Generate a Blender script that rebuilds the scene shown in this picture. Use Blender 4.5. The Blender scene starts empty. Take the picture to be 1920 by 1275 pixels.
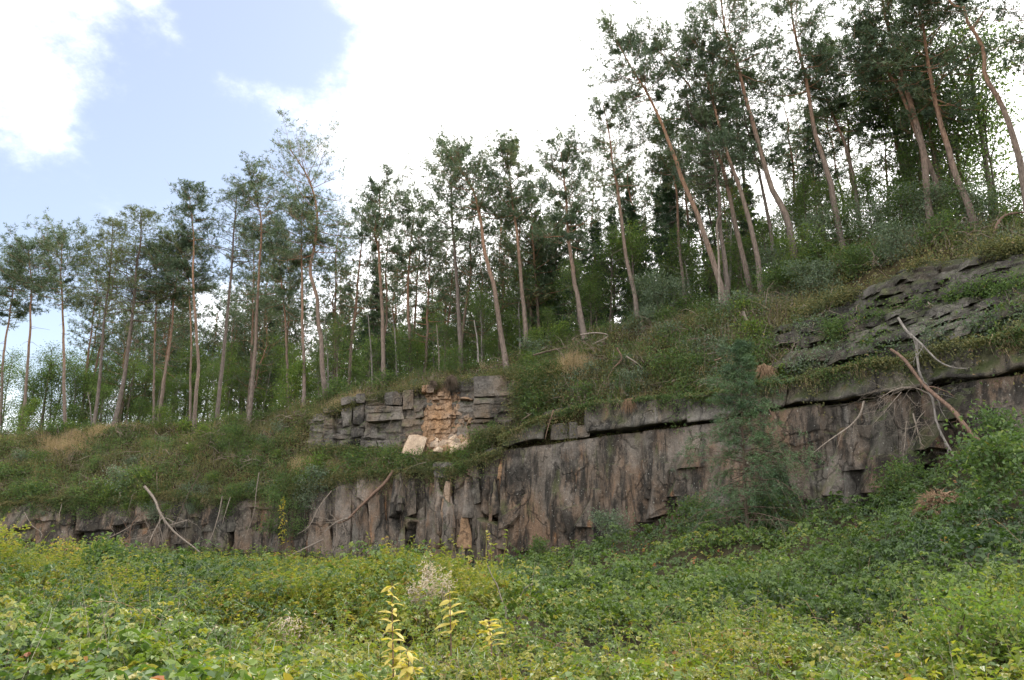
import bpy, math, random
import numpy as np
from mathutils import Vector
R = math.radians
# ------------------------------------------------------------------ camera, light, exposure
SC = bpy.context.scene
COL = SC.collection
PITCH, FPX = R(14.0), 1280.0
cam_d = bpy.data.cameras.new('camera'); cam = bpy.data.objects.new('camera', cam_d); COL.objects.link(cam)
cam_d.sensor_width = 36; cam_d.lens = 24; cam_d.clip_start = .05; cam_d.clip_end = 6000
cam.location = (0, 0, 0); cam.rotation_euler = (R(90) + PITCH, 0, 0); SC.camera = cam
SC.view_settings.view_transform = 'Standard'; SC.view_settings.look = 'None'
SC.view_settings.exposure = 0.95; SC.view_settings.gamma = 1; SC.view_settings.use_curve_mapping = False
SC.render.engine = 'CYCLES'
cy = SC.cycles
cy.max_bounces = 6; cy.diffuse_bounces = 3; cy.glossy_bounces = 2; cy.transmission_bounces = 4; cy.transparent_max_bounces = 4
cy.use_denoising = True; cy.caustics_reflective = False; cy.caustics_refractive = False
SUN_EL, SUN_AZ = 46, 38          # degrees; azimuth clockwise from +Y
W = bpy.data.worlds.new('World'); SC.world = W; W.use_nodes = True
def world():
    nt = W.node_tree; nt.nodes.clear(); N = nt.nodes.new; L = nt.links.new
    out = N('ShaderNodeOutputWorld'); mix = N('ShaderNodeMixShader')
    sky = N('ShaderNodeTexSky'); sky.sky_type = 'NISHITA'; sky.sun_disc = False
    sky.sun_elevation = R(SUN_EL); sky.sun_rotation = R(SUN_AZ); sky.air_density = 1.0; sky.dust_density = 1.2; sky.ozone_density = 1.5
    b1 = N('ShaderNodeBackground'); b1.inputs[1].default_value = .10; L(sky.outputs[0], b1.inputs[0])
    b2 = N('ShaderNodeBackground'); b2.inputs[0].default_value = (1.0, .985, .97, 1); b2.inputs[1].default_value = 1.75
    tc = N('ShaderNodeTexCoord')
    def math_(op, a, b=None, clamp=False):
        m = N('ShaderNodeMath'); m.operation = op; m.use_clamp = clamp
        for i, v in enumerate((a, b)):
            if v is None: continue
            if isinstance(v, (int, float)): m.inputs[i].default_value = v
            else: L(v, m.inputs[i])
        return m.outputs[0]
    def noise(scale, detail, rough, off):
        mp = N('ShaderNodeMapping'); mp.inputs['Location'].default_value = off; mp.inputs['Scale'].default_value = (1, 1, 1.5)
        L(tc.outputs['Generated'], mp.inputs['Vector'])
        n = N('ShaderNodeTexNoise'); n.inputs['Scale'].default_value = scale; n.inputs['Detail'].default_value = detail
        n.inputs['Roughness'].default_value = rough; L(mp.outputs[0], n.inputs['Vector']); return n.outputs[0]
    def lobe(c, r):        # 1 at the cloud's (or gap's) centre, 0 at angular radius r
        d = N('ShaderNodeVectorMath'); d.operation = 'DISTANCE'
        L(tc.outputs['Generated'], d.inputs[0]); d.inputs[1].default_value = c
        return math_('SUBTRACT', 1.0, math_('DIVIDE', d.outputs['Value'], r))
    n1 = noise(2.6, 8, .62, (1.3, .2, .7)); n2 = noise(9.0, 7, .65, (.1, 4.2, .5))
    gap = math_('MAXIMUM', math_('MAXIMUM', lobe((-.33, .735, .60), .17), lobe((-.43, .78, .46), .22)), math_('MAXIMUM', lobe((-.58, .76, .30), .27), math_('MAXIMUM', lobe((-.30, .60, .74), .22), lobe((-.36, .85, .38), .17))))
    gap2 = math_('MAXIMUM', lobe((.75, -.2, .62), .35), lobe((-.7, -.3, .62), .4))
    gap = math_('MAXIMUM', gap, gap2)
    g = math_('ADD', math_('MULTIPLY', gap, -3.0), .55)
    g = math_('ADD', g, math_('MULTIPLY', math_('SUBTRACT', n1, .5), 3.2))
    g = math_('ADD', g, math_('MULTIPLY', math_('SUBTRACT', n2, .5), 2.6))
    mp = N('ShaderNodeMapRange'); mp.interpolation_type = 'SMOOTHERSTEP'
    mp.inputs['From Min'].default_value = -1.1; mp.inputs['From Max'].default_value = 1.3
    mp.inputs['To Min'].default_value = .10; mp.inputs['To Max'].default_value = 1
    L(g, mp.inputs['Value']); L(mp.outputs[0], mix.inputs[0])
    L(b1.outputs[0], mix.inputs[1]); L(b2.outputs[0], mix.inputs[2]); L(mix.outputs[0], out.inputs[0])
world()
sd = bpy.data.lights.new('sun', 'SUN'); sun = bpy.data.objects.new('sun', sd); COL.objects.link(sun)
sd.energy = 2.8; sd.angle = R(6); sd.color = (1, .93, .82)
_d = Vector((math.sin(R(SUN_AZ)) * math.cos(R(SUN_EL)), math.cos(R(SUN_AZ)) * math.cos(R(SUN_EL)), math.sin(R(SUN_EL))))
sun.rotation_euler = _d.to_track_quat('Z', 'Y').to_euler(); sun.location = _d * 200

# ------------------------------------------------------------------ helpers
rng = np.random.default_rng(7)
CP, SP = math.cos(PITCH), math.sin(PITCH)
def P(px, py, Y):
    """world point on the sight line of photo pixel (px, py) at forward distance Y (arrays allowed)"""
    px, py, Y = np.broadcast_arrays(np.asarray(px, float), np.asarray(py, float), np.asarray(Y, float))
    u = (px - 960) / FPX; v = (637.5 - py) / FPX
    k = Y / (CP - v * SP)
    return np.stack([u * k, Y, (v * CP + SP) * k], -1)
def norm(a): return a / np.maximum(np.linalg.norm(a, axis=-1, keepdims=True), 1e-9)
def rand_unit(n, r=None):
    r = r or rng
    return norm(r.normal(size=(n, 3)))
def _hash(i, j, k, s):
    h = (i.astype(np.int64) * 374761393 + j.astype(np.int64) * 668265263 + k.astype(np.int64) * 2147483647 + s * 974634777) & 0xFFFFFFFF
    h = ((h ^ (h >> 13)) * 1274126177) & 0xFFFFFFFF
    return ((h ^ (h >> 16)) & 0xFFFF) / 65535.0
def vn(x, y, z=0, s=0):
    x, y, z = np.broadcast_arrays(np.asarray(x, float), np.asarray(y, float), np.asarray(z, float))
    i, j, k = np.floor(x), np.floor(y), np.floor(z)
    f, g, h = x - i, y - j, z - k
    f, g, h = [t * t * (3 - 2 * t) for t in (f, g, h)]
    o = 0
    for a in (0, 1):
        for b in (0, 1):
            for c in (0, 1):
                o = o + _hash(i + a, j + b, k + c, s) * (f if a else 1 - f) * (g if b else 1 - g) * (h if c else 1 - h)
    return o
def fbm(x, y, z=0, s=0, o=4):
    t, a, n = 0, .5, 0
    for q in range(o):
        m = 2.03 ** q
        t = t + a * (vn(np.asarray(x) * m, np.asarray(y) * m, np.asarray(z) * m, s + q) - .5); n += a; a *= .5
    return t / n * 2          # about -1..1
def mesh(name, V, F, mat=None, parent=None, attrs=None, smooth=False, loc=None):
    """V (n,3); F list of int arrays (m,k); one mesh object"""
    V = np.asarray(V, np.float32)
    me = bpy.data.meshes.new(name)
    F = [np.asarray(f, np.int32) for f in F if len(f)]
    lv = np.concatenate([f.ravel() for f in F]); tot = np.concatenate([np.full(len(f), f.shape[1], np.int32) for f in F])
    st = np.concatenate([[0], np.cumsum(tot)[:-1]]).astype(np.int32)
    me.vertices.add(len(V)); me.vertices.foreach_set('co', V.ravel())
    me.loops.add(len(lv)); me.loops.foreach_set('vertex_index', lv)
    me.polygons.add(len(tot)); me.polygons.foreach_set('loop_start', st); me.polygons.foreach_set('loop_total', tot)
    me.polygons.foreach_set('use_smooth', np.full(len(tot), smooth))
    for k, a in (attrs or {}).items():
        at = me.attributes.new(k, 'FLOAT', 'POINT'); at.data.foreach_set('value', np.asarray(a, np.float32).ravel())
    me.update(calc_edges=True); me.validate(clean_customdata=False)
    if mat: me.materials.append(mat)
    o = bpy.data.objects.new(name, me); COL.objects.link(o)
    if parent: o.parent = parent
    if loc is not None: o.location = loc
    return o
def tag(o, label=None, cat=None, group=None, kind=None):
    for k, v in (('label', label), ('category', cat), ('group', group), ('kind', kind)):
        if v: o[k] = v
    return o
def empty(name, loc=(0, 0, 0)):
    o = bpy.data.objects.new(name, None); COL.objects.link(o); o.location = loc; o.empty_display_size = .3; return o
class Bag:
    def __init__(s): s.V, s.F, s.A, s.n = [], [], [], 0
    def add(s, V, F, a=0.0):
        V = np.asarray(V, float).reshape(-1, 3)
        for f in (F if isinstance(F, list) else [F]): s.F.append(np.asarray(f) + s.n)
        s.V.append(V); s.A.append(np.broadcast_to(np.asarray(a, float), (len(V),))); s.n += len(V)
    def build(s, name, mat, parent=None, smooth=False, loc=None):
        V = np.concatenate(s.V)
        if loc is not None: V = V - np.asarray(loc)
        g = {}
        for f in s.F: g.setdefault(f.shape[1], []).append(f)
        return mesh(name, V, [np.concatenate(x) for x in g.values()], mat, parent, {'tint': np.concatenate(s.A)}, smooth)
def tubes(bag, paths, rad, sides=5, a=0.0):
    """paths (M,N,3), rad (M,N): M tapered tubes"""
    paths = np.asarray(paths, float); rad = np.asarray(rad, float); M, N = paths.shape[:2]
    t = norm(np.gradient(paths, axis=1)); mt = norm(paths[:, -1] - paths[:, 0])
    ref = np.where(np.abs(mt[:, 2:3]) > .8, np.array([[0, 1.0, 0]]), np.array([[0, 0, 1.0]]))[:, None]
    e1 = norm(np.cross(t, np.broadcast_to(ref, t.shape))); e2 = np.cross(t, e1)
    th = np.arange(sides) / sides * 2 * np.pi
    V = paths[:, :, None] + rad[:, :, None, None] * (np.cos(th)[:, None] * e1[:, :, None] + np.sin(th)[:, None] * e2[:, :, None])
    i = np.arange(M)[:, None, None] * N * sides; j = np.arange(N - 1)[None, :, None] * sides; k = np.arange(sides)[None, None]; k2 = (k + 1) % sides
    F = np.stack([i + j + k, i + j + k2, i + j + sides + k2, i + j + sides + k], -1).reshape(-1, 4)
    aa = np.broadcast_to(np.asarray(a, float).reshape((M, -1, 1) if np.ndim(a) else (1, 1, 1)), (M, N, sides)).ravel()
    bag.add(V.reshape(-1, 3), F, aa)
def leaves(bag, C, D, U, L, Wd, tint, hexa=False, fold=.25, droop=.15):
    """leaf blades: base C, pointing along D, face roughly U; folded along the midrib"""
    n = len(C); D = norm(D); S = norm(np.cross(D, U)); U = np.cross(S, D)
    L = np.broadcast_to(np.asarray(L, float), (n,))[:, None]; Wd = np.broadcast_to(np.asarray(Wd, float), (n,))[:, None]
    tip = C + D * L - U * L * droop
    if not hexa:
        a = C + D * L * .45 + S * Wd * .5 + U * Wd * fold; b = C + D * L * .45 - S * Wd * .5 + U * Wd * fold
        V = np.stack([C, a, tip, b], 1).reshape(-1, 3); i = np.arange(n)[:, None] * 4
        bag.add(V, np.concatenate([i + [0, 1, 2], i + [0, 2, 3]]), np.repeat(np.broadcast_to(tint, (n,)), 4))
    else:
        a1 = C + D * L * .28 + S * Wd * .5 + U * Wd * fold; a2 = C + D * L * .68 + S * Wd * .38 + U * (Wd * fold * .7 - L * droop * .4)
        b1 = C + D * L * .28 - S * Wd * .5 + U * Wd * fold; b2 = C + D * L * .68 - S * Wd * .38 + U * (Wd * fold * .7 - L * droop * .4)
        V = np.stack([C, a1, a2, tip, b2, b1], 1).reshape(-1, 3); i = np.arange(n)[:, None] * 6
        bag.add(V, np.concatenate([i + [0, 1, 2, 3], i + [0, 3, 4, 5]]), np.repeat(np.broadcast_to(tint, (n,)), 6))
def spikes(bag, C, D, L, Wd, tint):
    """thin triangles (needles, grass blades)"""
    n = len(C); D = norm(D); S = norm(np.cross(D, rand_unit(n)))
    L = np.broadcast_to(np.asarray(L, float), (n,))[:, None]; Wd = np.broadcast_to(np.asarray(Wd, float), (n,))[:, None]
    V = np.stack([C - S * Wd / 2, C + S * Wd / 2, C + D * L], 1).reshape(-1, 3)
    bag.add(V, np.arange(n)[:, None] * 3 + np.array([0, 1, 2]), np.repeat(np.broadcast_to(tint, (n,)), 3))
def smooth_path(pts, n):
    """Catmull-Rom through pts, n points"""
    p = np.asarray(pts, float); d = np.concatenate([[0], np.cumsum(np.linalg.norm(np.diff(p, axis=0), axis=1))])
    q = np.concatenate([[2 * p[0] - p[1]], p, [2 * p[-1] - p[-2]]]); t = np.linspace(0, d[-1], n)
    k = np.clip(np.searchsorted(d, t, 'right') - 1, 0, len(p) - 2); f = ((t - d[k]) / np.maximum(d[k + 1] - d[k], 1e-9))[:, None]
    a, b, c, e = q[k], q[k + 1], q[k + 2], q[k + 3]
    return .5 * (2 * b + (c - a) * f + (2 * a - 5 * b + 4 * c - e) * f ** 2 + (3 * b - a - 3 * c + e) * f ** 3)

# ------------------------------------------------------------------ materials
def newmat(name):
    m = bpy.data.materials.new(name); m.use_nodes = True; nt = m.node_tree; nt.nodes.clear()
    return m, nt, nt.nodes.new, nt.links.new
def ramp_node(N, stops):
    r = N('ShaderNodeValToRGB'); e = r.color_ramp.elements
    while len(e) < len(stops): e.new(.5)
    for x, (p, c) in zip(e, stops): x.position = p; x.color = (*c, 1)
    return r
def leafmat(name, stops, trans=.35, rough=.5, spec=.35, patch=0):
    m, nt, N, L = newmat(name); out = N('ShaderNodeOutputMaterial')
    at = N('ShaderNodeAttribute'); at.attribute_name = 'tint'; r = ramp_node(N, stops)
    src = at.outputs['Fac']
    if patch:
        ge = N('ShaderNodeNewGeometry'); nz = N('ShaderNodeTexNoise'); nz.inputs['Scale'].default_value = patch; nz.inputs['Detail'].default_value = 3
        L(ge.outputs['Position'], nz.inputs['Vector'])
        a = N('ShaderNodeMath'); a.operation = 'MULTIPLY_ADD'; L(nz.outputs[0], a.inputs[0]); a.inputs[1].default_value = .7; a.inputs[2].default_value = -.35
        b = N('ShaderNodeMath'); b.operation = 'ADD'; b.use_clamp = True; L(src, b.inputs[0]); L(a.outputs[0], b.inputs[1]); src = b.outputs[0]
    L(src, r.inputs[0])
    p = N('ShaderNodeBsdfPrincipled'); p.inputs['Roughness'].default_value = rough; p.inputs['Specular IOR Level'].default_value = spec
    L(r.outputs[0], p.inputs['Base Color'])
    if trans:
        t = N('ShaderNodeBsdfTranslucent'); g = N('ShaderNodeMix'); g.data_type = 'RGBA'; g.blend_type = 'MULTIPLY'; g.inputs[0].default_value = 1
        L(r.outputs[0], g.inputs[6]); g.inputs[7].default_value = (1.5, 1.6, .7, 1); L(g.outputs[2], t.inputs[0])
        x = N('ShaderNodeMixShader'); x.inputs[0].default_value = trans; L(p.outputs[0], x.inputs[1]); L(t.outputs[0], x.inputs[2]); L(x.outputs[0], out.inputs[0])
    else: L(p.outputs[0], out.inputs[0])
    return m
def barkmat(name, stops, scale=14, rough=.9, bump=.5):
    m, nt, N, L = newmat(name); out = N('ShaderNodeOutputMaterial')
    at = N('ShaderNodeAttribute'); at.attribute_name = 'tint'; ge = N('ShaderNodeNewGeometry')
    mp = N('ShaderNodeMapping'); mp.inputs['Scale'].default_value = (1, 1, .25); L(ge.outputs['Position'], mp.inputs['Vector'])
    nz = N('ShaderNodeTexNoise'); nz.inputs['Scale'].default_value = scale; nz.inputs['Detail'].default_value = 6; nz.inputs['Roughness'].default_value = .7; L(mp.outputs[0], nz.inputs['Vector'])
    nb = N('ShaderNodeTexNoise'); nb.inputs['Scale'].default_value = 1.1; nb.inputs['Detail'].default_value = 3; L(ge.outputs['Position'], nb.inputs['Vector'])
    a = N('ShaderNodeMath'); a.operation = 'MULTIPLY_ADD'; L(nb.outputs[0], a.inputs[0]); a.inputs[1].default_value = .5; a.inputs[2].default_value = -.25
    b = N('ShaderNodeMath'); b.operation = 'ADD'; b.use_clamp = True; L(at.outputs['Fac'], b.inputs[0]); L(a.outputs[0], b.inputs[1])
    r = ramp_node(N, stops); L(b.outputs[0], r.inputs[0])
    dk = ramp_node(N, [(.3, (.35, .33, .32)), (.65, (1.15, 1.12, 1.1))]); L(nz.outputs[0], dk.inputs[0])
    g = N('ShaderNodeMix'); g.data_type = 'RGBA'; g.blend_type = 'MULTIPLY'; g.inputs[0].default_value = 1; L(r.outputs[0], g.inputs[6]); L(dk.outputs[0], g.inputs[7])
    p = N('ShaderNodeBsdfPrincipled'); p.inputs['Roughness'].default_value = rough; p.inputs['Specular IOR Level'].default_value = .2; L(g.outputs[2], p.inputs['Base Color'])
    bp = N('ShaderNodeBump'); bp.inputs['Strength'].default_value = bump; bp.inputs['Distance'].default_value = .04; L(nz.outputs[0], bp.inputs['Height']); L(bp.outputs[0], p.inputs['Normal'])
    L(p.outputs[0], out.inputs[0]); return m
def rockmat(name, base, warm, dark, moss=.5, streak=True, pale=(.27, .255, .235), strata=False, bump=.6):
    """stained sandstone: vertical water streaks, rust, lichen specks, moss on what faces up"""
    m, nt, N, L = newmat(name); out = N('ShaderNodeOutputMaterial'); ge = N('ShaderNodeNewGeometry')
    def nz(scale, detail, rough, sc=(1, 1, 1), loc=(0, 0, 0)):
        mp = N('ShaderNodeMapping'); mp.inputs['Scale'].default_value = sc; mp.inputs['Location'].default_value = loc; L(ge.outputs['Position'], mp.inputs['Vector'])
        n = N('ShaderNodeTexNoise'); n.inputs['Scale'].default_value = scale; n.inputs['Detail'].default_value = detail; n.inputs['Roughness'].default_value = rough
        L(mp.outputs[0], n.inputs['Vector']); return n.outputs[0]
    def mixc(f, a, b, bt='MIX'):
        g = N('ShaderNodeMix'); g.data_type = 'RGBA'; g.blend_type = bt
        for s, v in ((0, f), (6, a), (7, b)):
            if isinstance(v, float): g.inputs[s].default_value = v
            elif isinstance(v, tuple): g.inputs[s].default_value = (*v, 1)
            else: L(v, g.inputs[s])
        return g.outputs[2]
    def ss(v, a, b, hi=1.0):
        q = N('ShaderNodeMapRange'); q.interpolation_type = 'SMOOTHSTEP'; q.inputs['From Min'].default_value = a; q.inputs['From Max'].default_value = b; q.inputs['To Max'].default_value = hi
        L(v, q.inputs['Value']); return q.outputs[0]
    big = nz(.55, 5, .6, (1, 1, .55)); st = nz(1.7, 10, .74, (1, 1, .15)); st2 = nz(.9, 9, .72, (1, 1, .18), (9, 3, 1)); fine = nz(9, 8, .75); mid = nz(2.6, 6, .65, (1, 1, .6), (3, 1, 5))
    c = mixc(ss(mid, .3, .7), tuple(x * .72 for x in base), tuple(x * 1.25 for x in base))
    c = mixc(ss(big, .42, .66, .85), c, warm)
    if streak:
        c = mixc(ss(st, .47, .60, .9), c, dark)
        c = mixc(ss(st2, .56, .70, .6), c, pale)
        c = mixc(ss(nz(1.3, 4, .6, (1, 1, .2), (5, 9, 2)), .60, .70, .7), c, tuple(w * k for w, k in zip(warm, (1.35, 1.1, .85))))
    c = mixc(ss(nz(.55, 7, .72, (1, 1, .75), (2, 8, 4)), .49, .61, .85), c, dark)
    c = mixc(ss(nz(.30, 5, .65, (1, 1, .8), (12, 1, 6)), .50, .66, .6), c, tuple(.75 * q + .25 * w for q, w in zip(pale, warm)))
    c = mixc(ss(nz(1.1, 6, .7, (1, 1, .4), (7, 2, 3)), .56, .70, .55), c, (.105, .115, .045))
    c = mixc(ss(nz(13, 4, .6, (1, 1, .8), (1, 1, 1)), .64, .70, .6), c, (.42, .42, .38))
    wv = N('ShaderNodeTexNoise'); wv.inputs['Scale'].default_value = 1.6; wv.inputs['Detail'].default_value = 5; L(ge.outputs['Position'], wv.inputs['Vector'])
    av = N('ShaderNodeMix'); av.data_type = 'VECTOR'; av.inputs[0].default_value = .45; L(ge.outputs['Position'], av.inputs[4]); L(wv.outputs['Color'], av.inputs[5])
    ms = N('ShaderNodeMapping'); ms.inputs['Scale'].default_value = (1, 1, 2.2 if strata else .45); L(av.outputs[1], ms.inputs['Vector'])
    vo = N('ShaderNodeTexVoronoi'); vo.feature = 'DISTANCE_TO_EDGE'; vo.inputs['Scale'].default_value = 2.4 if strata else 1.5; L(ms.outputs[0], vo.inputs['Vector'])
    crk0 = ss(vo.outputs['Distance'], .0, .04); cm = ss(nz(.9, 4, .6, (1, 1, 1), (4, 4, 8)), .46, .60)
    mxx = N('ShaderNodeMath'); mxx.operation = 'MAXIMUM'; L(crk0, mxx.inputs[0]); L(cm, mxx.inputs[1]); crk = mxx.outputs[0]
    c = mixc(crk, mixc(.6, c, tuple(.5 * q for q in dark)), c)
    c = mixc(1.0, c, ramp_out(N, L, nz(34, 3, .7), [(.3, (.72, .71, .70)), (.7, (1.2, 1.2, 1.2))]), 'MULTIPLY')
    c = mixc(1.0, c, ramp_out(N, L, fine, [(.25, (.55, .54, .53)), (.7, (1.25, 1.25, 1.25))]), 'MULTIPLY')
    if moss:
        sp = N('ShaderNodeSeparateXYZ'); L(ge.outputs['Normal'], sp.inputs[0])
        ad = N('ShaderNodeMath'); ad.operation = 'MULTIPLY_ADD'; L(mid, ad.inputs[0]); ad.inputs[1].default_value = .9; L(sp.outputs['Z'], ad.inputs[2])
        c = mixc(ss(ad.outputs[0], .75, 1.1, moss), c, (.05, .065, .02))
    p = N('ShaderNodeBsdfPrincipled'); p.inputs['Roughness'].default_value = .92; p.inputs['Specular IOR Level'].default_value = .2; L(c, p.inputs['Base Color'])
    h0 = N('ShaderNodeMath'); h0.operation = 'ADD'; L(fine, h0.inputs[0]); L(nz(3.5, 8, .7, (1, 1, 3.5 if strata else .5)), h0.inputs[1])
    h = N('ShaderNodeMath'); h.operation = 'ADD'; L(h0.outputs[0], h.inputs[0]); L(crk, h.inputs[1])
    bp = N('ShaderNodeBump'); bp.inputs['Strength'].default_value = bump; bp.inputs['Distance'].default_value = .12; L(h.outputs[0], bp.inputs['Height']); L(bp.outputs[0], p.inputs['Normal'])
    L(p.outputs[0], out.inputs[0]); return m
def ramp_out(N, L, src, stops):
    r = ramp_node(N, stops); L(src, r.inputs[0]); return r.outputs[0]
def soilmat(name, a, b, scale=3):
    m, nt, N, L = newmat(name); out = N('ShaderNodeOutputMaterial'); ge = N('ShaderNodeNewGeometry')
    n = N('ShaderNodeTexNoise'); n.inputs['Scale'].default_value = scale; n.inputs['Detail'].default_value = 8; n.inputs['Roughness'].default_value = .7; L(ge.outputs['Position'], n.inputs['Vector'])
    p = N('ShaderNodeBsdfPrincipled'); p.inputs['Roughness'].default_value = .95; p.inputs['Specular IOR Level'].default_value = .1
    L(ramp_out(N, L, n.outputs[0], [(.3, a), (.7, b)]), p.inputs['Base Color'])
    bp = N('ShaderNodeBump'); bp.inputs['Strength'].default_value = .8; bp.inputs['Distance'].default_value = .1; L(n.outputs[0], bp.inputs['Height']); L(bp.outputs[0], p.inputs['Normal'])
    L(p.outputs[0], out.inputs[0]); return m
M = {}
M['rock'] = rockmat('stained_rock', (.122, .105, .088), (.185, .120, .078), (.022, .021, .019))
M['bed'] = rockmat('bed_rock', (.098, .091, .078), (.125, .105, .075), (.028, .026, .024), moss=.8)
M['strata'] = rockmat('strata_rock', (.118, .108, .098), (.17, .125, .085), (.030, .029, .027), moss=.5, streak=False, strata=True)
M['tier'] = rockmat('weathered_tier_rock', (.072, .067, .060), (.105, .088, .066), (.026, .025, .024), moss=.5, streak=False, strata=True)
M['orange'] = rockmat('fresh_rock', (.30, .195, .12), (.34, .205, .11), (.13, .09, .065), moss=0, streak=False, strata=True)
M['rubble'] = rockmat('rubble_rock', (.33, .27, .21), (.36, .26, .18), (.2, .16, .13), moss=0, streak=False, bump=.4)
M['pale'] = rockmat('pale_rock', (.50, .40, .30), (.50, .36, .24), (.34, .26, .19), moss=0, streak=False, pale=(.7, .6, .5), bump=.35)
M['soil'] = soilmat('soil', (.018, .016, .009), (.06, .05, .028))
M['litter'] = soilmat('forest_litter', (.022, .02, .01), (.075, .058, .03))
M['darksoil'] = soilmat('root_soil', (.025, .018, .012), (.06, .04, .025), 6)
M['pine_bark'] = barkmat('pine_bark', [(0, (.165, .140, .122)), (.40, (.195, .150, .120)), (.66, (.27, .170, .115)), (1, (.29, .170, .105))])
M['grey_bark'] = barkmat('grey_bark', [(0, (.15, .13, .115)), (1, (.14, .11, .09))])
M['twig'] = barkmat('twig_bark', [(0, (.10, .08, .06)), (1, (.13, .10, .075))])
M['birch_bark'] = barkmat('birch_bark', [(0, (.25, .235, .215)), (1, (.18, .165, .15))], scale=9)
M['dead'] = barkmat('dead_wood', [(0, (.29, .25, .21)), (1, (.22, .19, .16))], scale=22)
M['dead_red'] = barkmat('dead_pine_wood', [(0, (.20, .135, .10)), (1, (.165, .11, .085))], scale=18)
M['root'] = barkmat('dry_root', [(0, (.25, .17, .11)), (1, (.32, .22, .14))], scale=20)
M['pine'] = leafmat('pine_needles', [(0, (.040, .066, .042)), (.5, (.080, .120, .066)), (.9, (.135, .17, .08)), (1, (.19, .14, .07))], .18, .5)
M['pine_y'] = leafmat('larch_needles', [(0, (.045, .062, .024)), (.5, (.085, .105, .036)), (1, (.14, .14, .045))], .3, .55)
M['spruce'] = leafmat('spruce_needles', [(0, (.022, .046, .024)), (.6, (.045, .088, .042)), (1, (.085, .14, .055))], .15, .5)
M['leaf'] = leafmat('green_leaf', [(0, (.036, .066, .024)), (.5, (.076, .128, .040)), (.88, (.14, .19, .05)), (1, (.21, .18, .05))], .38, .5)
M['leaf_sap'] = leafmat('sapling_leaf', [(0, (.050, .086, .030)), (.5, (.098, .155, .050)), (.88, (.16, .21, .06)), (1, (.22, .19, .055))], .42, .5)
M['leaf_l'] = leafmat('light_leaf', [(0, (.06, .105, .026)), (.6, (.12, .18, .04)), (1, (.22, .22, .05))], .42, .5)
M['leaf_grey'] = leafmat('willow_leaf', [(0, (.070, .105, .070)), (.6, (.135, .18, .12)), (1, (.22, .25, .16))], .3, .5)
M['leaf_y'] = leafmat('yellow_leaf', [(0, (.16, .17, .03)), (.5, (.34, .27, .04)), (1, (.42, .27, .045))], .4, .5)
M['leaf_yg'] = leafmat('turning_leaf', [(0, (.10, .13, .03)), (.5, (.20, .20, .04)), (.8, (.32, .25, .045)), (1, (.38, .22, .05))], .4, .5)
M['gold'] = leafmat('golden_leaf', [(0, (.34, .30, .07)), (.6, (.44, .36, .085)), (1, (.4, .28, .07))], .35, .5)
M['bramble'] = leafmat('bramble_leaf', [(0, (.024, .050, .018)), (.4, (.062, .110, .027)), (.75, (.130, .185, .034)), (.93, (.24, .225, .045)), (1, (.26, .09, .035))], .36, .46, .45)
M['weed'] = leafmat('weed_leaf', [(0, (.046, .080, .018)), (.5, (.135, .172, .030)), (.85, (.27, .245, .045)), (1, (.26, .15, .06))], .42, .55, .3)
M['heath'] = leafmat('heath_leaf', [(0, (.045, .060, .028)), (.45, (.112, .122, .052)), (.8, (.20, .175, .07)), (1, (.26, .18, .11))], .25, .6, .25, patch=.35)
M['straw'] = leafmat('dry_grass', [(0, (.30, .225, .14)), (1, (.48, .37, .25))], .3, .7, .2)
M['straw_grey'] = leafmat('grey_stem', [(0, (.10, .075, .055)), (.6, (.19, .15, .12)), (1, (.30, .25, .21))], .0, .8, .2)
M['brush'] = barkmat('dead_twig', [(0, (.16, .13, .11)), (.5, (.22, .17, .135)), (1, (.30, .26, .22))], scale=20)
M['fluff'] = leafmat('seed_fluff', [(0, (.36, .29, .26)), (1, (.52, .44, .41))], .3, .8, .1)
M['moss'] = leafmat('moss', [(0, (.05, .07, .012)), (1, (.13, .16, .03))], .1, .8, .1)

# ------------------------------------------------------------------ terrain: quarry face, bank, forest floor, quarry bottom
KX = [-500, 0, 130, 300, 480, 600, 700, 800, 860, 940, 1000, 1100, 1200, 1310, 1440, 1560, 1660, 1750, 1850, 1920, 2400]
def tab(*v): return lambda x: np.interp(x, KX, v)
yA = tab(1020, 1022, 1027, 1034, 1037, 1046, 1058, 1064, 1066, 1066, 1056, 1040, 995, 945, 940, 940, 948, 893, 855, 842, 810)
YL = tab(46, 44.5, 44.5, 44, 43.5, 42, 40.5, 39.5, 39, 37.5, 36.5, 34.8, 33, 31, 28.6, 26.8, 25.2, 23.8, 22.2, 21.2, 17)
yB = tab(950, 945, 940, 932, 930, 905, 890, 880, 874, 845, 834, 822, 808, 795, 773, 755, 741, 725, 710, 700, 640)
_yB, _yA = yB, yA
def yB(x): x = np.asarray(x, float); return _yB(x) + np.clip((950 - x) / 80, .0, 1) * (9 * fbm(x / 70, 3, 0, 15, 2) + 6 * fbm(x / 22, 4, 0, 16, 2))
yC0 = tab(944, 938, 932, 924, 920, 893, 874, 862, 856, 818, 790, 762, 748, 742, 718, 692, 678, 655, 635, 620, 540)
yC = lambda x: yC0(np.asarray(x, float)) + 9 * fbm(np.asarray(x, float) / 90, 8, 0, 17, 2) + 6 * fbm(np.asarray(x, float) / 28, 9, 0, 18, 2)
yD = tab(885, 885, 880, 870, 866, 846, 850, 851, 848, 806, 755, 725, 715, 705, 680, 655, 640, 612, 590, 575, 480)
dD = tab(3, 3, 3, 3, 3, 2.3, 2.1, 2.0, 2.0, 1.6, 1.4, 1.5, 1.6, 1.6, 1.6, 1.5, 1.5, 1.5, 1.5, 1.5, 1.5)
yE = tab(842, 842, 836, 826, 820, 776, 748, 724, 716, 706, 695, 668, 652, 628, 600, 575, 550, 530, 520, 515, 430)
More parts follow.
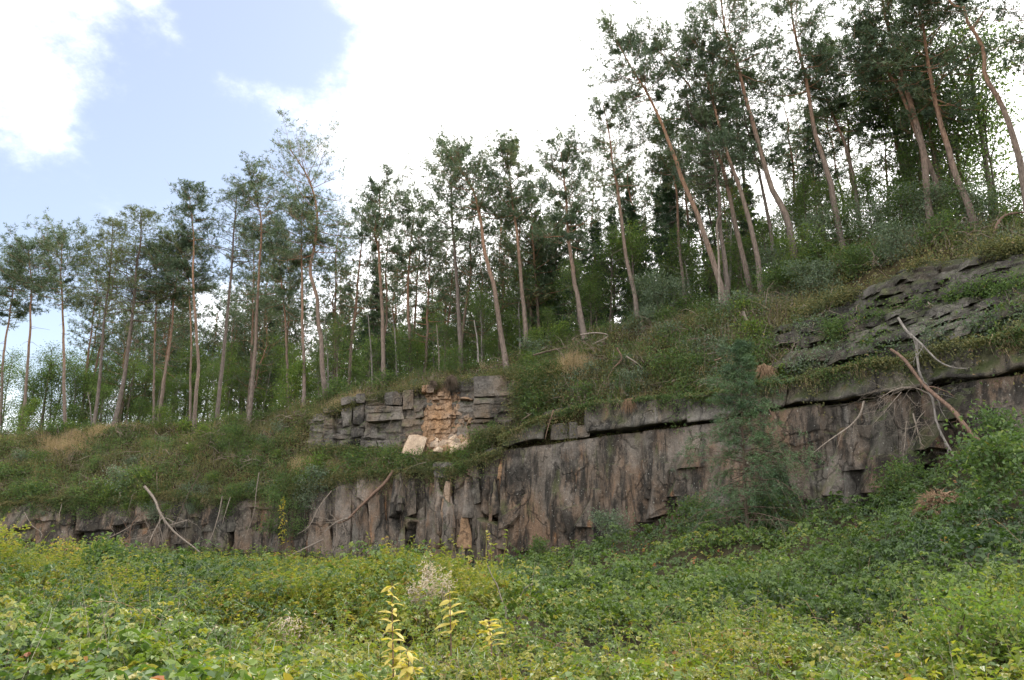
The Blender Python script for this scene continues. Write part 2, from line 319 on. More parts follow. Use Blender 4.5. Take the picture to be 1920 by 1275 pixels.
dE = tab(6, 6, 6, 6, 6, 3.0, 2.9, 2.8, 2.8, 2.8, 3.2, 3.6, 3.9, 3.9, 3.8, 3.6, 3.5, 3.5, 3.5, 3.5, 3.5)
FX = [-500, 0, 130, 300, 480, 600, 700, 800, 860, 940, 1000, 1100, 1200, 1280, 1350, 1440, 1500, 1560, 1660, 1750, 1850, 1920, 2400]
yF = lambda x: np.interp(x, FX, [822, 820, 816, 802, 788, 750, 724, 706, 696, 680, 652, 628, 608, 590, 575, 530, 490, 462, 440, 430, 428, 430, 400])
dF = lambda x: np.interp(x, FX, [7.5, 7.5, 7.5, 7.5, 7.5, 4.8, 4.5, 4.5, 4.5, 4.6, 5, 5.5, 6, 6.3, 6.6, 7.2, 7.6, 8, 8, 8, 8, 8, 8])
xs = np.concatenate([np.linspace(-500, -40, 70)[:-1], np.linspace(-40, 1960, 960)[:-1], np.linspace(1960, 2400, 90)])
rA = P(xs, yA(xs), YL(xs) - .35)
rB = P(xs, yB(xs), YL(xs))
wR = np.clip((xs - 900) / 60, 0, 1)                       # a thick bed overlies the face from here on
rB2 = rB + np.stack([0 * xs, .15 + .9 * wR, -.05 + 0 * xs], -1)
rC = P(xs, yC(xs), YL(xs) + .35 + .8 * wR)
rD = P(xs, yD(xs), YL(xs) + dD(xs)); rE = P(xs, yE(xs), YL(xs) + dE(xs)); rF = P(xs, yF(xs), YL(xs) + dF(xs))
rA0 = rA + [0, -.1, -2.2]
out2 = np.stack([xs * 0, xs * 0 + 1, xs * 0], -1)
rG = rF + out2 * 14 + [0, 0, 1.0]; rH = rF + out2 * 34 + [0, 0, -.5]; rI = rF + out2 * 70 + [0, 0, -14.0]; rJ = rF + out2 * 160 + [0, 0, -30.0]
def loft(rows, counts):
    out = []
    for (a, b), n in zip(zip(rows[:-1], rows[1:]), counts):
        t = np.linspace(0, 1, n, endpoint=False)[:, None, None]; out.append(a[None] * (1 - t) + b[None] * t)
    out.append(rows[-1][None]); return np.concatenate(out)            # (rows, cols, 3)
def outward(G):
    n = np.cross(np.gradient(G, axis=1), np.gradient(G, axis=0)); n = norm(n)
    return np.where(n[..., 1:2] > .98, -n, n)
def grid_faces(r, c):
    i = np.arange(r - 1)[:, None] * c + np.arange(c - 1)[None]
    return np.stack([i, i + 1, i + c + 1, i + c], -1).reshape(-1, 4)
arc = np.concatenate([[0], np.cumsum(np.linalg.norm(np.diff(rB[:, :2], axis=0), axis=1))])
# joints of the quarry face: slabs of uneven width, offset against each other, with open cracks between
def jointed(s, h, px, seed, widths, amp, groove, wob=.3):
    r = np.random.default_rng(seed)
    s2 = s + wob * fbm(s * .35, h * .35, 3, seed) + .12 * fbm(s * 1.6, h * .8, 5, seed)
    pos, w = [float(s.min()) - 5], None
    while pos[-1] < s.max() + 5:
        q = np.interp(pos[-1], arc, xs); lo, hi = widths(q); pos.append(pos[-1] + r.uniform(lo, hi))
    pos = np.array(pos); k = np.clip(np.searchsorted(pos, s2) - 1, 0, len(pos) - 2)
    a0, a1 = pos[k], pos[k + 1]; f = (s2 - a0) / (a1 - a0)
    nsplit = 3; cut = np.sort(r.uniform(-3, 4.5, (len(pos), nsplit)), 1)
    h2 = h + .35 * fbm(s * .8, h * .5, 9, seed) + (f - .5) * r.normal(0, .5, len(pos))[k]
    j = (h2[..., None] > cut[k]).sum(-1)
    A = amp(px)
    off = r.normal(0, 1, (len(pos), nsplit + 1))[k, j] * A
    tilt = r.normal(0, .8, (len(pos), nsplit + 1))[k, j] * A * (f - .5)
    d = np.minimum(s2 - a0, a1 - s2); gs = r.choice([0, .25, 1], len(pos), p=[.35, .35, .3])
    gg = np.where(f < .5, gs[k], gs[np.minimum(k + 1, len(gs) - 1)])
    dh = np.abs(h2[..., None] - cut[k]).min(-1); gh = r.choice([0, 1], len(pos), p=[.55, .45])[k]
    return off + tilt - groove * gg * np.exp(-(d / .08) ** 2) - groove * .7 * gh * np.exp(-(dh / .06) ** 2)
def wid(q):
    return (1.6, 4.0) if q < 560 else (.45, 1.5) if q < 960 else (1.6, 4.2)
amp = lambda px: np.interp(px, [0, 500, 600, 900, 1000, 1300, 2400], [.34, .38, .46, .36, .10, .13, .24])
G = loft([rA0, rA, rB, rB2], [12, 100, 6])
S = np.broadcast_to(arc, G.shape[:2]); PXG = np.broadcast_to(xs, G.shape[:2]); H = G[..., 2]
rel = (H - rA[None, :, 2]) / np.maximum(rB[None, :, 2] - rA[None, :, 2], .5)
dsp = jointed(S, H, PXG, 11, wid, amp, .30)
dsp += .55 * fbm(S * .16, H * .12, 1, 21) + .24 * fbm(S * .8, H * .30, 2, 22) + .09 * fbm(S * 3.2, H * .8, 3, 23) + .035 * fbm(S * 8, H * 4, 4, 24)
for px_, hw, dep, y0, y1 in ((145, .16, .9, 930, 1030), (252, .10, .5, 940, 1010), (432, .12, .7, 940, 1030), (776, .22, .8, 985, 1040), (757, .10, .6, 905, 1050), (833, .09, .6, 940, 1030), (915, .06, .5, 900, 1060), (768, .35, .5, 995, 1020), (1250, .05, .35, 890, 935), (1100, .04, .25, 850, 950), (1262, .12, .2, 800, 900)):
    sc_ = np.interp(px_, xs, arc); hz = np.interp(px_, xs, np.arange(len(xs))).astype(int)
    z1 = P(px_, y0, YL(px_))[2]; z0 = P(px_, y1, YL(px_))[2]
    ss_ = S + .18 * fbm(H * .9, 3, px_, 5)
    dsp -= dep * np.exp(-np.abs((ss_ - sc_) / hw) ** 3) * np.clip((H - z0 + .3) / .3, 0, 1) * np.clip((z1 - H + .2) / .2, 0, 1)
dsp = dsp * np.clip(1.25 - rel, 0.15, 1)
G = G + outward(G) * dsp[..., None]
cliff = mesh('cliff', G.reshape(-1, 3), [grid_faces(*G.shape[:2])], M['rock'], smooth=True)
tag(cliff, 'tall stained sandstone quarry face split by vertical joints', kind='structure')
FACE = G
# bank above the face
G2 = loft([rB2 + [0, .05, -.12], rC, rD, rE, rF], [6, 24, 32, 24])
S2 = np.broadcast_to(arc, G2.shape[:2]); PX2 = np.broadcast_to(xs, G2.shape[:2])
rowt = np.linspace(0, 1, G2.shape[0])[:, None]
mask = np.clip(rowt / .15, 0, 1) * np.clip((1 - rowt) / .1, 0, 1)
upper = np.clip((PX2 - 560) / 40, 0, 1) * np.clip((1030 - PX2) / 60, 0, 1)
n2 = outward(G2)
dsp2 = (.95 * fbm(S2 * .3, G2[..., 2] * .35, 1, 31) + .62 * fbm(S2 * .95, G2[..., 2] * 1.2, 2, 32) + .07 * fbm(S2 * 4, G2[..., 2] * 4, 3, 33)) * mask * (1 - .8 * upper) - .25 * upper * mask
G2 = G2 + n2 * dsp2[..., None]
hillside = mesh('hillside', G2.reshape(-1, 3), [grid_faces(*G2.shape[:2])], M['litter'], smooth=True)
tag(hillside, 'overgrown earth bank rising from the cliff edge to the trees', kind='structure')
cs = np.arange(0, len(xs), 4)
G3 = loft([r_[cs] for r_ in (rF, rG, rH, rI, rJ)], [14, 16, 12, 8])
m3 = np.clip(np.arange(G3.shape[0]) / 4, 0, 1)[:, None]
G3[..., 2] += m3 * .5 * fbm(G3[..., 0] * .25, G3[..., 1] * .25, 0, 41)
tag(mesh('forest_floor', G3.reshape(-1, 3), [grid_faces(*G3.shape[:2])], M['litter'], smooth=True), 'needle covered forest floor under the pines', kind='structure')
# quarry bottom: canopy height of the thicket, from control points
cpts = [(-70, -25, -.7), (0, -25, -.7), (60, -25, -.6), (-12, 2, -.72), (0, 2, -.72), (12, 2, -.6), (-30, 20, -1.65), (-12, 20, -1.6), (-60, 20, -1.6), (-60, 44, -2.4), (-2, 12, -1.25), (-5, 4, -.86), (0, 4, -.86), (3, 4, -.86)]
for px_, py_, Y_ in ((1200, 1100, 16), (1300, 1000, 27), (1450, 1000, 22), (1600, 1000, 19), (1750, 1000, 16), (1900, 1000, 13), (1900, 920, 16.5), (1800, 920, 19), (1700, 962, 20.5), (1920, 1100, 9), (1600, 1150, 9), (1300, 1150, 10), (1000, 1100, 20), (600, 1080, 24), (100, 1070, 26), (1920, 870, 19), (2400, 900, 14), (2400, 1100, 8)):
    cpts.append(tuple(P(px_, py_, Y_)))
for px_ in (-400, 0, 300, 600, 800, 940, 1100, 1200, 1310, 1440, 1560, 1660, 1750, 1850, 1920, 2300): cpts.append(tuple(P(px_, yA(px_), YL(px_) - .4)))
cpts = np.array(cpts, float)
def tps(r2): return np.where(r2 > 1e-9, .5 * r2 * np.log(np.maximum(r2, 1e-9)), 0)
_n = len(cpts); _A = np.zeros((_n + 3, _n + 3)); _q = cpts[:, :2] / 10
_A[:_n, :_n] = tps(((_q[:, None] - _q[None]) ** 2).sum(-1)) + np.eye(_n) * .01
_A[:_n, _n] = 1; _A[:_n, _n + 1:] = _q; _A[_n:, :_n] = _A[:_n, _n:].T
_w = np.linalg.solve(_A, np.concatenate([cpts[:, 2], [0, 0, 0]]))
def canopy0(x, y):
    x = np.asarray(x, float); y = np.asarray(y, float); o = _w[_n] + _w[_n + 1] * x / 10 + _w[_n + 2] * y / 10
    for (a, b), w in zip(_q, _w[:_n]): o = o + w * tps((x / 10 - a) ** 2 + (y / 10 - b) ** 2)
    return o
def mounds(x, y):
    d = np.clip(np.hypot(x, y) / 7, .42, 1.15)
    return d * (.52 * fbm(x * .36, y * .30, 0, 51, 3) + .44 * fbm(x * .95, y * .8, 0, 52, 3)) + .06 * fbm(x * 2.6, y * 2.6, 0, 53, 2)
def canopy(x, y): return canopy0(x, y) + mounds(x, y)
gx = np.concatenate([np.linspace(-75, -40, 15)[:-1], np.linspace(-40, 30, 130), np.linspace(30, 50, 10)[1:]]); gy = np.concatenate([np.linspace(-28, 0, 20)[:-1], np.linspace(0, 50, 100)])
QX, QY = np.meshgrid(gx, gy)
edge = np.clip((np.hypot(QX * .8, QY - 12) - 50) / 20, 0, 1)
QZ = canopy(QX, QY) - .42 - edge * 6
tag(mesh('ground', np.stack([QX, QY, QZ], -1).reshape(-1, 3), [grid_faces(*QX.shape)], M['soil'], smooth=True), 'dark soil of the quarry bottom under the thicket', kind='structure')
gb = 1500; tag(mesh('terrain', [(-gb, -gb, -40), (gb, -gb, -40), (gb, gb, -40), (-gb, gb, -40)], [np.array([[0, 1, 2, 3]])], M['litter']), 'low land far around the quarry', kind='structure')
def bank_at(px, t):
    """point on the bank: photo column px, t 0 (face edge) .. 1 (tree line)"""
    i = np.clip(np.interp(px, xs, np.arange(len(xs))), 0, len(xs) - 1).astype(int); j = np.clip(np.asarray(t) * (G2.shape[0] - 1), 0, G2.shape[0] - 1).astype(int)
    return G2[j, i]
def floor_at(px, back):
    """point on the forest floor, BACK metres behind the tree line"""
    px = np.asarray(px, float); b = np.asarray(back, float)
    f = np.stack([np.interp(px, xs, rF[:, k]) for k in range(3)], -1)
    f[..., 1] += b; f[..., 2] += np.interp(b, [0, 14, 34, 70], [0, 1, -.5, -14]); return f

# ------------------------------------------------------------------ rock blocks, boulders
def block_mesh(name, corners, mat, parent, n=(6, 4, 4), amp=.08, seed=0, pinch=.05, smooth=False):
    """CORNERS: 8 points, front face (bl, br, tr, tl) then back face; uneven rounded block"""
    c = np.asarray(corners, float); ctr = c.mean(0); V, F, k0 = [], [], 0
    def tri(a, b, d):
        f = (1 - a) * (1 - b); 
        w = [(1 - a) * (1 - b) * (1 - d), a * (1 - b) * (1 - d), a * b * (1 - d), (1 - a) * b * (1 - d), (1 - a) * (1 - b) * d, a * (1 - b) * d, a * b * d, (1 - a) * b * d]
        return sum(x[..., None] * y for x, y in zip(w, c))
    idx = {}
    def vid(i, j, k):
        if (i, j, k) not in idx:
            idx[(i, j, k)] = len(V); V.append((i / n[0], j / n[1], k / n[2]))
        return idx[(i, j, k)]
    for i in range(n[0]):
        for j in range(n[1]):
            F.append((vid(i, j, 0), vid(i + 1, j, 0), vid(i + 1, j + 1, 0), vid(i, j + 1, 0)))
            F.append((vid(i, j, n[2]), vid(i, j + 1, n[2]), vid(i + 1, j + 1, n[2]), vid(i + 1, j, n[2])))
    for i in range(n[0]):
        for k in range(n[2]):
            F.append((vid(i, 0, k), vid(i, 0, k + 1), vid(i + 1, 0, k + 1), vid(i + 1, 0, k)))
            F.append((vid(i, n[1], k), vid(i + 1, n[1], k), vid(i + 1, n[1], k + 1), vid(i, n[1], k + 1)))
    for j in range(n[1]):
        for k in range(n[2]):
            F.append((vid(0, j, k), vid(0, j + 1, k), vid(0, j + 1, k + 1), vid(0, j, k + 1)))
            F.append((vid(n[0], j, k), vid(n[0], j, k + 1), vid(n[0], j + 1, k + 1), vid(n[0], j + 1, k)))
    q = np.array(V); p = tri(q[:, 0], q[:, 1], q[:, 2])
    ext = ((q < 1e-6) | (q > 1 - 1e-6)).sum(1)
    p = ctr + (p - ctr) * (1 - pinch * np.clip(ext - 1, 0, 2))[:, None]
    size = np.linalg.norm(c.max(0) - c.min(0)); fr = 2.2 / max(size, .3) * 2
    d = np.stack([fbm(p[:, 0] * fr, p[:, 1] * fr, p[:, 2] * fr, seed * 7 + a, 3) for a in (1, 2, 3)], -1)
    p = p + d * amp * [1, 1, .8] 
    return mesh(name, p, [np.array(F)], mat, parent, smooth=smooth)
def px_block(name, quad, Y, depth, mat, parent, **k):
    """QUAD: photo pixels bl, br, tr, tl of the front face at distance Y (or four distances)"""
    Ys = np.broadcast_to(np.asarray(Y, float), (4,)); f = np.array([P(q[0], q[1], y) for q, y in zip(quad, Ys)])
    back = f + [0, depth, 0]
    return block_mesh(name, np.concatenate([f, back]), mat, parent, **k)
# the thick bed over the face: big slabs set a little proud of it, dark gap below
sp = random.Random(3)
cuts = [(942, 1016), (1104, 1287), (1290, 1475), (1477, 1640), (1642, 1752), (1756, 1890), (1893, 2080), (2084, 2300)]
for i, (a, b) in enumerate(cuts):
    g = 5 if i else 1
    yb = lambda x: float(yB(x)) - 6 - (3 if i < 2 else 0); yt = lambda x: float(yC(x)) - 2
    px_block('rock_slab', [(a, yb(a)), (b, yb(b)), (b, yt(b)), (a, yt(a) + (14 if i == 0 else 0))], [float(YL(a)) - .28, float(YL(b)) - .28, float(YL(b)) + .1, float(YL(a)) + .1], 1.7, M['bed'], cliff, n=(26, 10, 5), amp=.34, seed=i, pinch=.02, smooth=True)
for i, (q, dy) in enumerate([([(1032, 826), (1066, 823), (1066, 791), (1034, 795)], .35), ([(1067, 822), (1084, 821), (1083, 790), (1067, 790)], .55), ([(1084, 821), (1108, 818), (1106, 796), (1082, 797)], -.3), ([(1016, 786), (1100, 768), (1098, 752), (1018, 772)], .1),
                             ([(1018, 830), (1032, 828), (1032, 780), (1018, 785)], 1.0)]):
    px_block('rock_slab', q, float(YL(q[0][0])) + dy, 1.3, M['strata' if i < 3 else 'bed'], cliff, n=(5, 4, 3), amp=.06, seed=20 + i, pinch=.05)
# overhanging and foot blocks of the left half
for i, (q, dy, mt) in enumerate([([(813, 893), (846, 896), (853, 866), (811, 868)], -.55, 'bed'), ([(870, 884), (904, 880), (903, 858), (868, 862)], -.3, 'bed'), ([(905, 866), (942, 856), (942, 836), (906, 845)], -.1, 'bed'),
                                 ([(778, 1066), (872, 1070), (868, 1034), (800, 1030)], -1.1, 'rock'), ([(690, 896), (742, 890), (742, 880), (690, 886)], -.25, 'bed'), ([(640, 905), (688, 897), (688, 888), (642, 894)], -.2, 'bed'),
                                 ([(0, 1022), (62, 1024), (60, 960), (0, 958)], -.35, 'rock'), ([(66, 1026), (132, 1028), (128, 955), (70, 962)], -.2, 'bed'), ([(155, 1032), (228, 1034), (222, 950), (158, 946)], -.45, 'rock'), ([(330, 1034), (386, 1036), (380, 945), (338, 950)], -.3, 'bed'), ([(388, 1036), (430, 1036), (426, 940), (388, 944)], -.4, 'rock'), ([(437, 1038), (480, 1038), (468, 948), (440, 940)], -.35, 'rock'),
                                 ([(855, 1030), (888, 1030), (876, 955), (868, 955)], -.8, 'orange'), ([(818, 1000), (836, 1000), (846, 905), (836, 900)], -.8, 'orange'), ([(690, 1040), (720, 1045), (722, 930), (700, 925)], -.25, 'rock'), ([(885, 1050), (914, 1055), (905, 905), (882, 900)], -.32, 'rock'), ([(930, 900), (950, 900), (952, 872), (934, 868)], -.3, 'orange'),
                                 ([(1500, 935), (1580, 940), (1575, 800), (1520, 790)], -.12, 'rock'), ([(1840, 830), (1920, 820), (1915, 745), (1850, 755)], -.1, 'rock'), ([(1235, 905), (1262, 900), (1262, 850), (1240, 850)], -.12, 'rock')]):
    px_block('rock_slab', q, float(YL(q[0][0])) + dy, 1.2, M[mt], cliff, n=(8, 8, 4), amp=.13, seed=40 + i, pinch=.05, smooth=False)
r_ = random.Random(77)
def plates(n, x0, x1, wlo, whi, hlo, hhi, plo, phi, seed, mats, am=.10, vert=True):
    r_ = random.Random(seed)
    for i in range(n):
        px = x0 + (x1 - x0) * (i + r_.uniform(.1, .9)) / n; ya, yb = float(yB(px)) + 6, float(yA(px)) + 14; h = r_.uniform(hlo, hhi) * (yb - ya); w = r_.uniform(wlo, whi); top = r_.uniform(ya, max(ya + 1, yb - h * .8)); k = r_.uniform(-.5, .5) * w; tp = r_.uniform(.25, 1)
        Y = float(YL(px)) - .1 - r_.uniform(plo, phi)
        px_block('rock_slab', [(px - w + k, min(top + h, yb + 8)), (px + w + k, min(top + h * r_.uniform(.85, 1.05), yb + 8)), (px + w * tp - k, top), (px - w * tp - k, top + h * r_.uniform(0, .15))], [Y - .1, Y - .1, Y + .12, Y + .12], 1.1, M[r_.choice(mats)], cliff, n=(7, 12, 4), amp=am, seed=seed * 50 + i, pinch=.02)
plates(30, 590, 960, 6, 20, .25, .85, .02, .42, 1, ['rock', 'rock', 'rock', 'bed', 'rock'])
plates(13, 0, 480, 12, 34, .4, .9, .0, .38, 2, ['rock', 'bed'], .14)
plates(16, 970, 1330, 10, 40, .2, .7, -.12, .10, 3, ['rock'], .08)
plates(16, 1450, 1930, 14, 56, .25, .75, -.08, .2, 4, ['rock', 'bed'], .16)
# upper cliff: backing face, then its strata block by block
ic = (xs > 582) & (xs < 1000)
cD, cE = rD[ic], rE[ic]
G4 = loft([cD + [0, -.35, -.9], cD + [0, -.38, 0], cE + [0, -.20, .05], cE + [0, .9, .1]], [5, 60, 4])
s4 = np.broadcast_to(arc[ic], G4.shape[:2]); z4 = G4[..., 2]
lay = jointed(s4, z4, np.broadcast_to(xs[ic], z4.shape), 65, lambda q: (.5, 1.6), lambda p_: 0 * p_ + .13, .22, .35) + .34 * (vn(0 * z4, np.floor((z4 + .3 * fbm(s4 * .4, z4 * .2, 0, 62)) * 2.8), np.floor(s4 * .7 + .4 * fbm(s4, z4, 0, 66)), 61) - .5) + .14 * (vn(0 * z4, np.floor((z4 + .2 * fbm(s4 * .8, z4 * .4, 0, 67)) * 7), np.floor(s4 * 1.3), 68) - .5) + .25 * fbm(s4 * .5, z4 * .5, 1, 63) + .06 * fbm(s4 * 3, z4 * 5, 2, 64)
G4[..., 1] -= lay
cliff2 = mesh('cliff', G4.reshape(-1, 3), [grid_faces(*G4.shape[:2])], M['strata'], smooth=True)
tag(cliff2, 'layered upper rock wall with a fresh orange scar above the ledge', kind='structure')
ms = (xs > 789) & (xs < 889); G7 = loft([rD[ms] + [0, -.52, -.3], rD[ms] + [0, -.5, .25], rE[ms] + [0, -.30, -.15], rE[ms] + [0, .5, -.1]], [4, 56, 4]); s7 = np.broadcast_to(arc[ms], G7.shape[:2]); z7 = G7[..., 2]
e7 = np.clip(np.minimum(s7 - s7.min(), s7.max() - s7) / .35, 0, 1)
G7[..., 1] -= jointed(s7, z7, np.broadcast_to(xs[ms], z7.shape), 69, lambda q: (.25, .8), lambda p_: 0 * p_ + .13, .2, .4) + .3 * (vn(np.floor(s7 * 2.4 + .5 * fbm(s7 * 2, z7 * 2, 0, 5)), np.floor(z7 * 3.2 + .5 * fbm(s7 * 2, z7, 0, 6)), 0, 7) - .5) + .2 * fbm(s7, z7, 0, 8); G7[..., 1] += .5 * (1 - e7) - .10 + .16 * np.exp(-((s7 - np.interp(851, xs, arc)) / .75) ** 2 - ((z7 - P(851, 735, 41.5)[2]) / .9) ** 2)
mesh('fresh_scar', G7.reshape(-1, 3), [grid_faces(*G7.shape[:2])], M['orange'], cliff2, smooth=False)
def strata(x0, y0, x1, y1, dy, mt, rows, cols, seed, skew=0, rough=.045, mat2=None, skip=.55):
    r = random.Random(seed)
    hs = [0] + sorted(r.uniform(.12, .88) for _ in range(rows - 1)) + [1]
    hs = [h * .6 + i / rows * .4 for i, h in enumerate(hs)]
    for i in range(rows):
        cs_ = [0] + sorted((j + r.uniform(-.42, .42)) / cols for j in range(1, cols)) + [1]
        if cols > 1 and r.random() < .35: cs_.pop(r.randrange(1, cols))
        jut = r.gauss(0, .10)
        for a, b in zip(cs_[:-1], cs_[1:]):
            ax, bx = x0 + a * (x1 - x0) + .1 + r.uniform(-2, 2) * (i > 0), x0 + b * (x1 - x0) - .1 + r.uniform(-2, 2) * (i > 0)
            ty = lambda q: y0 + hs[i] * (y1 - y0) + skew * q + .15; by = lambda q: y0 + hs[i + 1] * (y1 - y0) + skew * q - .15
            if r.random() < (skip if mt == 'strata' else .4): continue
            Y = float(np.interp((ax + bx) / 2, xs, (YL(xs) + dD(xs)))) - .34 + dy + jut + r.gauss(0, rough * 3.0) + .22 * (1 - hs[i])
            px_block('rock_block', [(ax + r.gauss(0, 1.3), by(a) + r.gauss(0, .8)), (bx + r.gauss(0, 1), by(b) + r.gauss(0, .9)), (bx + r.gauss(0, 1.5), ty(b) + r.gauss(0, 1.2)), (ax + r.gauss(0, 1), ty(a) + r.gauss(0, 1))], [Y + r.gauss(0, .05), Y + r.gauss(0, .05), Y + r.gauss(.05, .07), Y + r.gauss(.05, .07)], 1.0, M[mat2 if mat2 and r.random() < .35 else mt], cliff2, n=(5, 4, 2), amp=rough * 3.4, seed=r.randrange(999), pinch=.028)
strata(584, 766, 638, 808, .25, 'strata', 4, 2, 1, -4)
strata(640, 745, 682, 822, .1, 'strata', 5, 2, 2, -6)
strata(683, 738, 754, 820, -.12, 'strata', 4, 2, 3, -3, skip=.3)
strata(600, 812, 676, 846, .0, 'strata', 3, 3, 4, 0)
strata(676, 826, 754, 850, -.2, 'strata', 2, 3, 5, -3)
strata(756, 732, 776, 820, -.1, 'strata', 4, 1, 6, -2); strata(777, 738, 792, 818, 0, 'strata', 6, 1, 7, -2)
strata(791, 721, 812, 768, -.2, 'orange', 3, 2, 8, 0); strata(813, 722, 834, 768, -.05, 'orange', 4, 2, 9, 0)
strata(790, 769, 836, 818, .0, 'orange', 6, 4, 10, 0, .05, 'strata'); strata(834, 756, 886, 822, -.04, 'orange', 6, 4, 11, 0, .06)
strata(862, 724, 886, 760, .05, 'orange', 4, 2, 12, 0, .06)
strata(887, 704, 951, 743, -.2, 'strata', 1, 1, 13, -2, skip=0); strata(886, 748, 946, 783, -.22, 'strata', 2, 1, 14, -2, skip=0); strata(884, 786, 938, 822, -.2, 'strata', 3, 1, 15, -2)
strata(947, 744, 970, 776, -.1, 'strata', 4, 1, 16, -2); strata(939, 786, 968, 806, 0, 'strata', 2, 2, 17, -6); strata(952, 700, 990, 738, .2, 'strata', 2, 1, 18, -6)
# a second, steeper tier of weathered rock high on the right bank
OX, OLO, OHI = [1440, 1560, 1650, 1720, 1800, 1860, 1920, 2200], [698, 676, 662, 646, 626, 614, 602, 545], [618, 568, 534, 500, 480, 474, 470, 425]
ic = (xs > 1440) & (xs < 2200); ux = xs[ic]
oh = np.interp(ux, OX, OHI) + 7 * fbm(ux / 60, 1, 0, 76, 3); oa = P(ux, np.interp(ux, OX, OLO), YL(ux) + .62); ob = P(ux, oh, YL(ux) + 2.6)
G5 = loft([oa + [0, .2, -.6], oa, ob, ob + [0, 1.3, .12], ob + [0, 2.2, -.3]], [4, 50, 6, 4]); s5 = np.broadcast_to(arc[ic], G5.shape[:2]); z5 = G5[..., 2]
edge5 = np.clip(np.minimum(s5 - s5.min(), s5.max() - s5) / 2.0, 0, 1)
zz = z5 - .16 * s5 * 0 + .25 * fbm(s5 * .5, z5 * .3, 0, 72)
st5 = jointed(s5, z5, np.broadcast_to(ux, z5.shape), 73, lambda q: (.8, 2.4), lambda p_: 0 * p_ + .2, .22, .5) + .42 * (vn(0 * z5, np.floor(zz * 2.9), np.floor(s5 * .5 + .5 * fbm(s5, z5, 0, 75)), 71) - .5) + .18 * (vn(0 * z5, np.floor(zz * 7.5), np.floor(s5 * .9), 77) - .5) + .5 * fbm(s5 * .35, z5 * .5, 1, 74) + .10 * fbm(s5 * 2.5, z5 * 5, 2, 74)
G5 += np.array([-.35, -.85, 0]) * (st5 * .8 * edge5)[..., None] + np.array([0, 1.3, 0]) * (1 - edge5)[..., None]
tag(mesh('rock_outcrop', G5.reshape(-1, 3), [grid_faces(*G5.shape[:2])], M['tier'], smooth=True), 'dark weathered layered rock tier high on the overgrown bank', kind='structure')
outcrop = bpy.data.objects['rock_outcrop']; r_ = random.Random(31)
for i in range(105):
    px = 1470 + 440 * r_.random(); f = r_.uniform(.0, .9); y0 = np.interp(px, OX, OLO); y1 = np.interp(px, OX, OHI)
    py = y0 + f * (y1 - y0); w = r_.uniform(8, 26); h = r_.uniform(4, 11); Y = float(YL(px)) + .62 + 1.95 * f - r_.uniform(.0, .45); sk = -w * .17
    px_block('rock_block', [(px - w, py + h + r_.gauss(0, 1)), (px + w, py + h + sk * 2 + r_.gauss(0, 1)), (px + w * r_.uniform(.8, 1.05), py - h + sk * 2), (px - w * r_.uniform(.8, 1.05), py - h)], [Y, Y - .05, Y + .05, Y + .1], 1.0, M['tier'], outcrop, n=(5, 4, 2), amp=.13, seed=200 + i, pinch=.03)
# fallen boulder and rubble on the ledge
def ledgeY(px): return float(YL(px)) + float(dD(px)) - .9
Yb = ledgeY(775) - .35
b = block_mesh('boulder', np.array([P(751, 851, Yb), P(789, 856, Yb), P(803, 822, Yb + .35), P(766, 815, Yb + .35), P(758, 836, Yb + 1.1), P(800, 842, Yb + 1.1), P(806, 818, Yb + 1.2), P(772, 814, Yb + 1.2)]), M['pale'], None, n=(8, 7, 5), amp=.10, seed=5, pinch=.04)
tag(b, 'big pale freshly broken boulder tilted on the rock ledge', 'boulder')
rr = random.Random(12); stone_mesh = []
for i in range(7):
    mt = ['pale', 'orange', 'rubble'][i % 3]; q = [(-.5, -.5, -.5), (.5, -.5, -.5), (.45, -.4, .5), (-.4, -.5, .4), (-.5, .5, -.5), (.5, .4, -.4), (.4, .5, .4), (-.5, .4, .5)]
    q = np.array(q) * [1, .8, .65] + np.random.default_rng(i).normal(0, .09, (8, 3))
    o = block_mesh('stone', q, M[mt], None, n=(3, 3, 3), amp=.12, seed=i + 80, pinch=.09); stone_mesh.append(o.data); bpy.data.objects.remove(o)
def stone(px, py, Y, s, label, group, m=None):
    o = bpy.data.objects.new('stone', m or stone_mesh[rr.randrange(7)]); COL.objects.link(o); o.location = P(px, py, Y); o.scale = (s * rr.uniform(.8, 1.3), s, s * rr.uniform(.7, 1.1))
    o.rotation_euler = (rr.uniform(-.4, .4), rr.uniform(-.4, .4), rr.uniform(0, 6.3)); tag(o, label, 'stone', group); return o
for i in range(64):
    px = rr.triangular(803, 890, 842); top = np.interp(px, [803, 825, 850, 880], [822, 812, 814, 822]); f = rr.random() ** .7
    py = top + f * (np.interp(px, [803, 840, 880], [850, 848, 832]) - top)
    z_ = 'beside the big boulder' if px < 826 else 'in the rubble heap' if px < 852 else 'at the heap end'; sz_ = rr.choice([.25, .3, .38, .5, .68]); mm = rr.randrange(7); tone = ['pale', 'orange brown', 'greyish'][mm % 3]; lev = 'high against the scar' if f < .35 else 'low by the ledge edge' if f > .72 else 'halfway down'
    stone(px, py, ledgeY(px) + .45 - 1.0 * f, sz_ * (.7 + .3 * f), f"{'large' if sz_ > .45 else 'small' if sz_ < .28 else 'middling'} {tone} stone {z_}, {lev}", 'fallen stones of the rubble heap', stone_mesh[mm]).location.y -= .12
stone(726, 860, ledgeY(726) - .5, .42, 'rounded pale stone alone on the ledge, first from the boulder', None, stone_mesh[0]); stone(733, 856, ledgeY(733) - .3, .3, 'small pale stone lying against the rounded one on the ledge', None, stone_mesh[2]); stone(716, 862, ledgeY(716) - .5, .24, 'smallest of the three pale stones fallen out along the ledge', None, stone_mesh[6])
G6 = []
